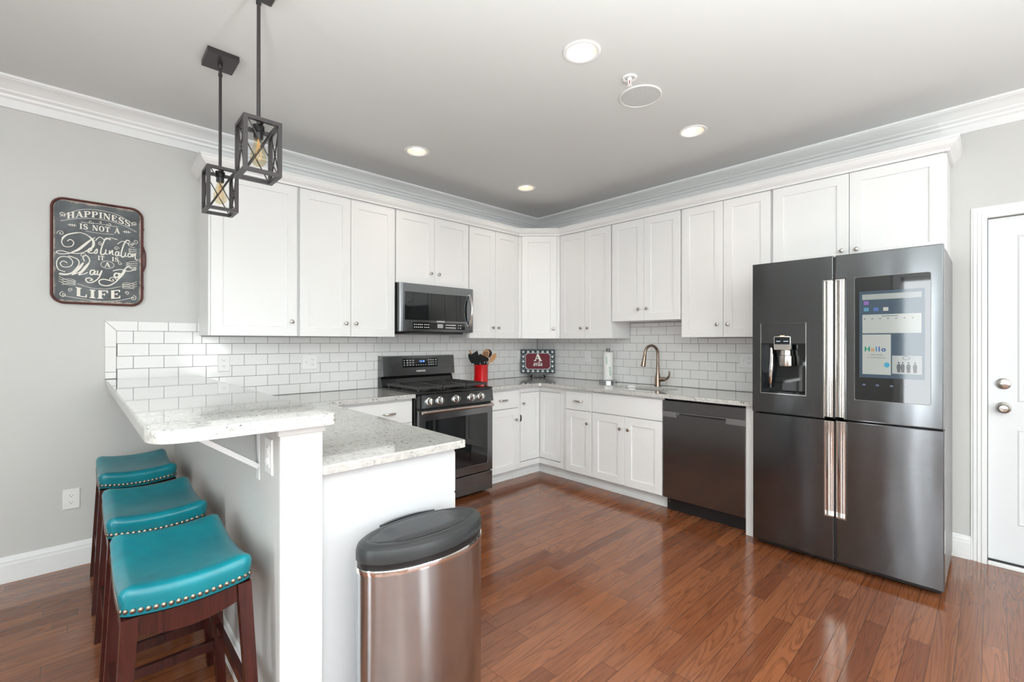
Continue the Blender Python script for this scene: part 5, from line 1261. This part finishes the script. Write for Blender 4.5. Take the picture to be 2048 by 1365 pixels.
st([(.575, .550), (.57, .510), (.595, .505)], .0055)
st([(.610, .505), (.615, .545), (.612, .508), (.645, .548), (.645, .510), (.665, .505)], .0055)
st([(.715, .540), (.685, .535), (.68, .505), (.70, .498), (.718, .538), (.715, .505), (.735, .503)], .0055)
st([(.84, .660), (.80, .660), (.765, .600), (.742, .520), (.755, .490), (.785, .505)], .0065)
st([(.70, .615), (.76, .650), (.84, .628), (.90, .640)], .0035)
st([(.795, .540), (.788, .505), (.812, .502)], .0055)
st([(.845, .535), (.822, .525), (.825, .502), (.848, .500), (.860, .520), (.845, .535)], .0055)
st([(.872, .500), (.878, .538), (.875, .503), (.905, .535), (.905, .485), (.935, .475)], .0055)
# it is a
serif_text(mb, 'IT', 0.486, 0.556, lambda u, v: (u, 0.440 + v * 0.042), DL + .0002, T2, 0.1); serif_text(mb, 'IS', 0.638, 0.715, lambda u, v: (u, 0.440 + v * 0.042), DL + .0002, T2, 0.1)
serif_text(mb, 'A', 0.555, 0.625, lambda u, v: (u, 0.378 + v * 0.045), DL + .0002, T2, 0.1)
st([(.59 + .072 * math.cos(a), .400 + .036 * math.sin(a)) for a in [2 * PI * i / 16 for i in range(17)]], .0025, True, False, 3)
# Way of
st([(.17, .385), (.13, .400), (.10, .375), (.13, .345), (.20, .355), (.225, .400), (.18, .440), (.10, .435), (.065, .385), (.08, .32), (.15, .30)], .0042)
st([(.18, .452), (.27, .430), (.285, .375), (.20, .285), (.11, .270), (.10, .283), (.18, .283), (.27, .33), (.335, .402)], .0050)
st([(.335, .402), (.285, .340), (.215, .275)], .014, True, True); st([(.215, .275), (.30, .310), (.37, .375), (.40, .425), (.37, .470), (.33, .455), (.345, .415)], .0050)
st([(.395, .405), (.345, .345), (.285, .278)], .014, True, True); st([(.285, .278), (.335, .290), (.38, .310)], .0045)
st([(.455, .335), (.415, .332), (.405, .300), (.43, .292), (.458, .330), (.45, .298), (.478, .298)], .0065)
st([(.485, .335), (.482, .300), (.505, .298), (.53, .340), (.50, .270), (.44, .222), (.38, .215), (.36, .245), (.40, .258), (.43, .24), (.40, .235)], .006)
st([(.715, .322), (.68, .322), (.665, .295), (.69, .282), (.72, .298), (.715, .322), (.745, .318)], .0075)
st([(.86, .385), (.82, .398), (.775, .360), (.735, .295), (.68, .235), (.60, .195), (.52, .20), (.50, .235), (.55, .255), (.62, .245)], .0060)
st([(.795, .365), (.75, .31), (.70, .255)], .013, True, True); st([(.65, .345), (.74, .365), (.82, .352), (.90, .375)], .0045)
spiral(.895, .385, .03, 1.3, 180, .004); spiral(.645, .255, .045, 1.4, 0, .004)
# LIFE on a sagging line
serif_text(mb, 'LIFE', 0.255, 0.745, lambda u, v: (u, 0.062 + 0.27 * (u - .50) ** 2 + v * (0.082 + 0.06 * (u - .5) ** 2)), DL, T2, 0.12)
st([(.27, .195), (.40, .165), (.505, .158), (.61, .165), (.74, .195)], .0022); st([(.12, .075), (.30, .055), (.505, .036), (.70, .050), (.88, .09)], .0024)
# side flourishes
for s_ in (-1, 1):
    c_ = 0.505
    spiral(c_ + s_ * .375, .085, .040, 1.5, 90, .0028, -s_); spiral(c_ + s_ * .30, .135, .028, 1.4, 270, .0026, s_)
    spiral(c_ + s_ * .40, .66, .038, 1.5, 200, .0026, s_)
    for k_ in range(3): st([(c_ + s_ * .42, .255 - .022 * k_), (c_ + s_ * .34, .225 - .022 * k_), (c_ + s_ * .25, .215 - .016 * k_), (c_ + s_ * .30, .235 - .02 * k_), (c_ + s_ * .39, .225 - .024 * k_)], .0022)
for k_ in range(3):
    st([(.90, .60 - .02 * k_), (.85, .59 - .02 * k_), (.83, .575 - .02 * k_), (.88, .575 - .02 * k_), (.92, .585 - .02 * k_)], .0022)
    st([(.93, .46 - .02 * k_), (.86, .452 - .02 * k_), (.80, .435 - .018 * k_), (.85, .43 - .018 * k_), (.92, .44 - .02 * k_)], .0022)
spiral(.855, .625, .040, 1.4, 90, .0026); spiral(.33, .47, .035, 1.3, 0, .0028); spiral(.735, .425, .030, 1.3, 90, .0026); spiral(.69, .57, .03, 1.4, 0, .0026); spiral(.52, .60, .03, 1.4, 90, .0026)
mb.build('lettering', M_WHITEPRINT, t)
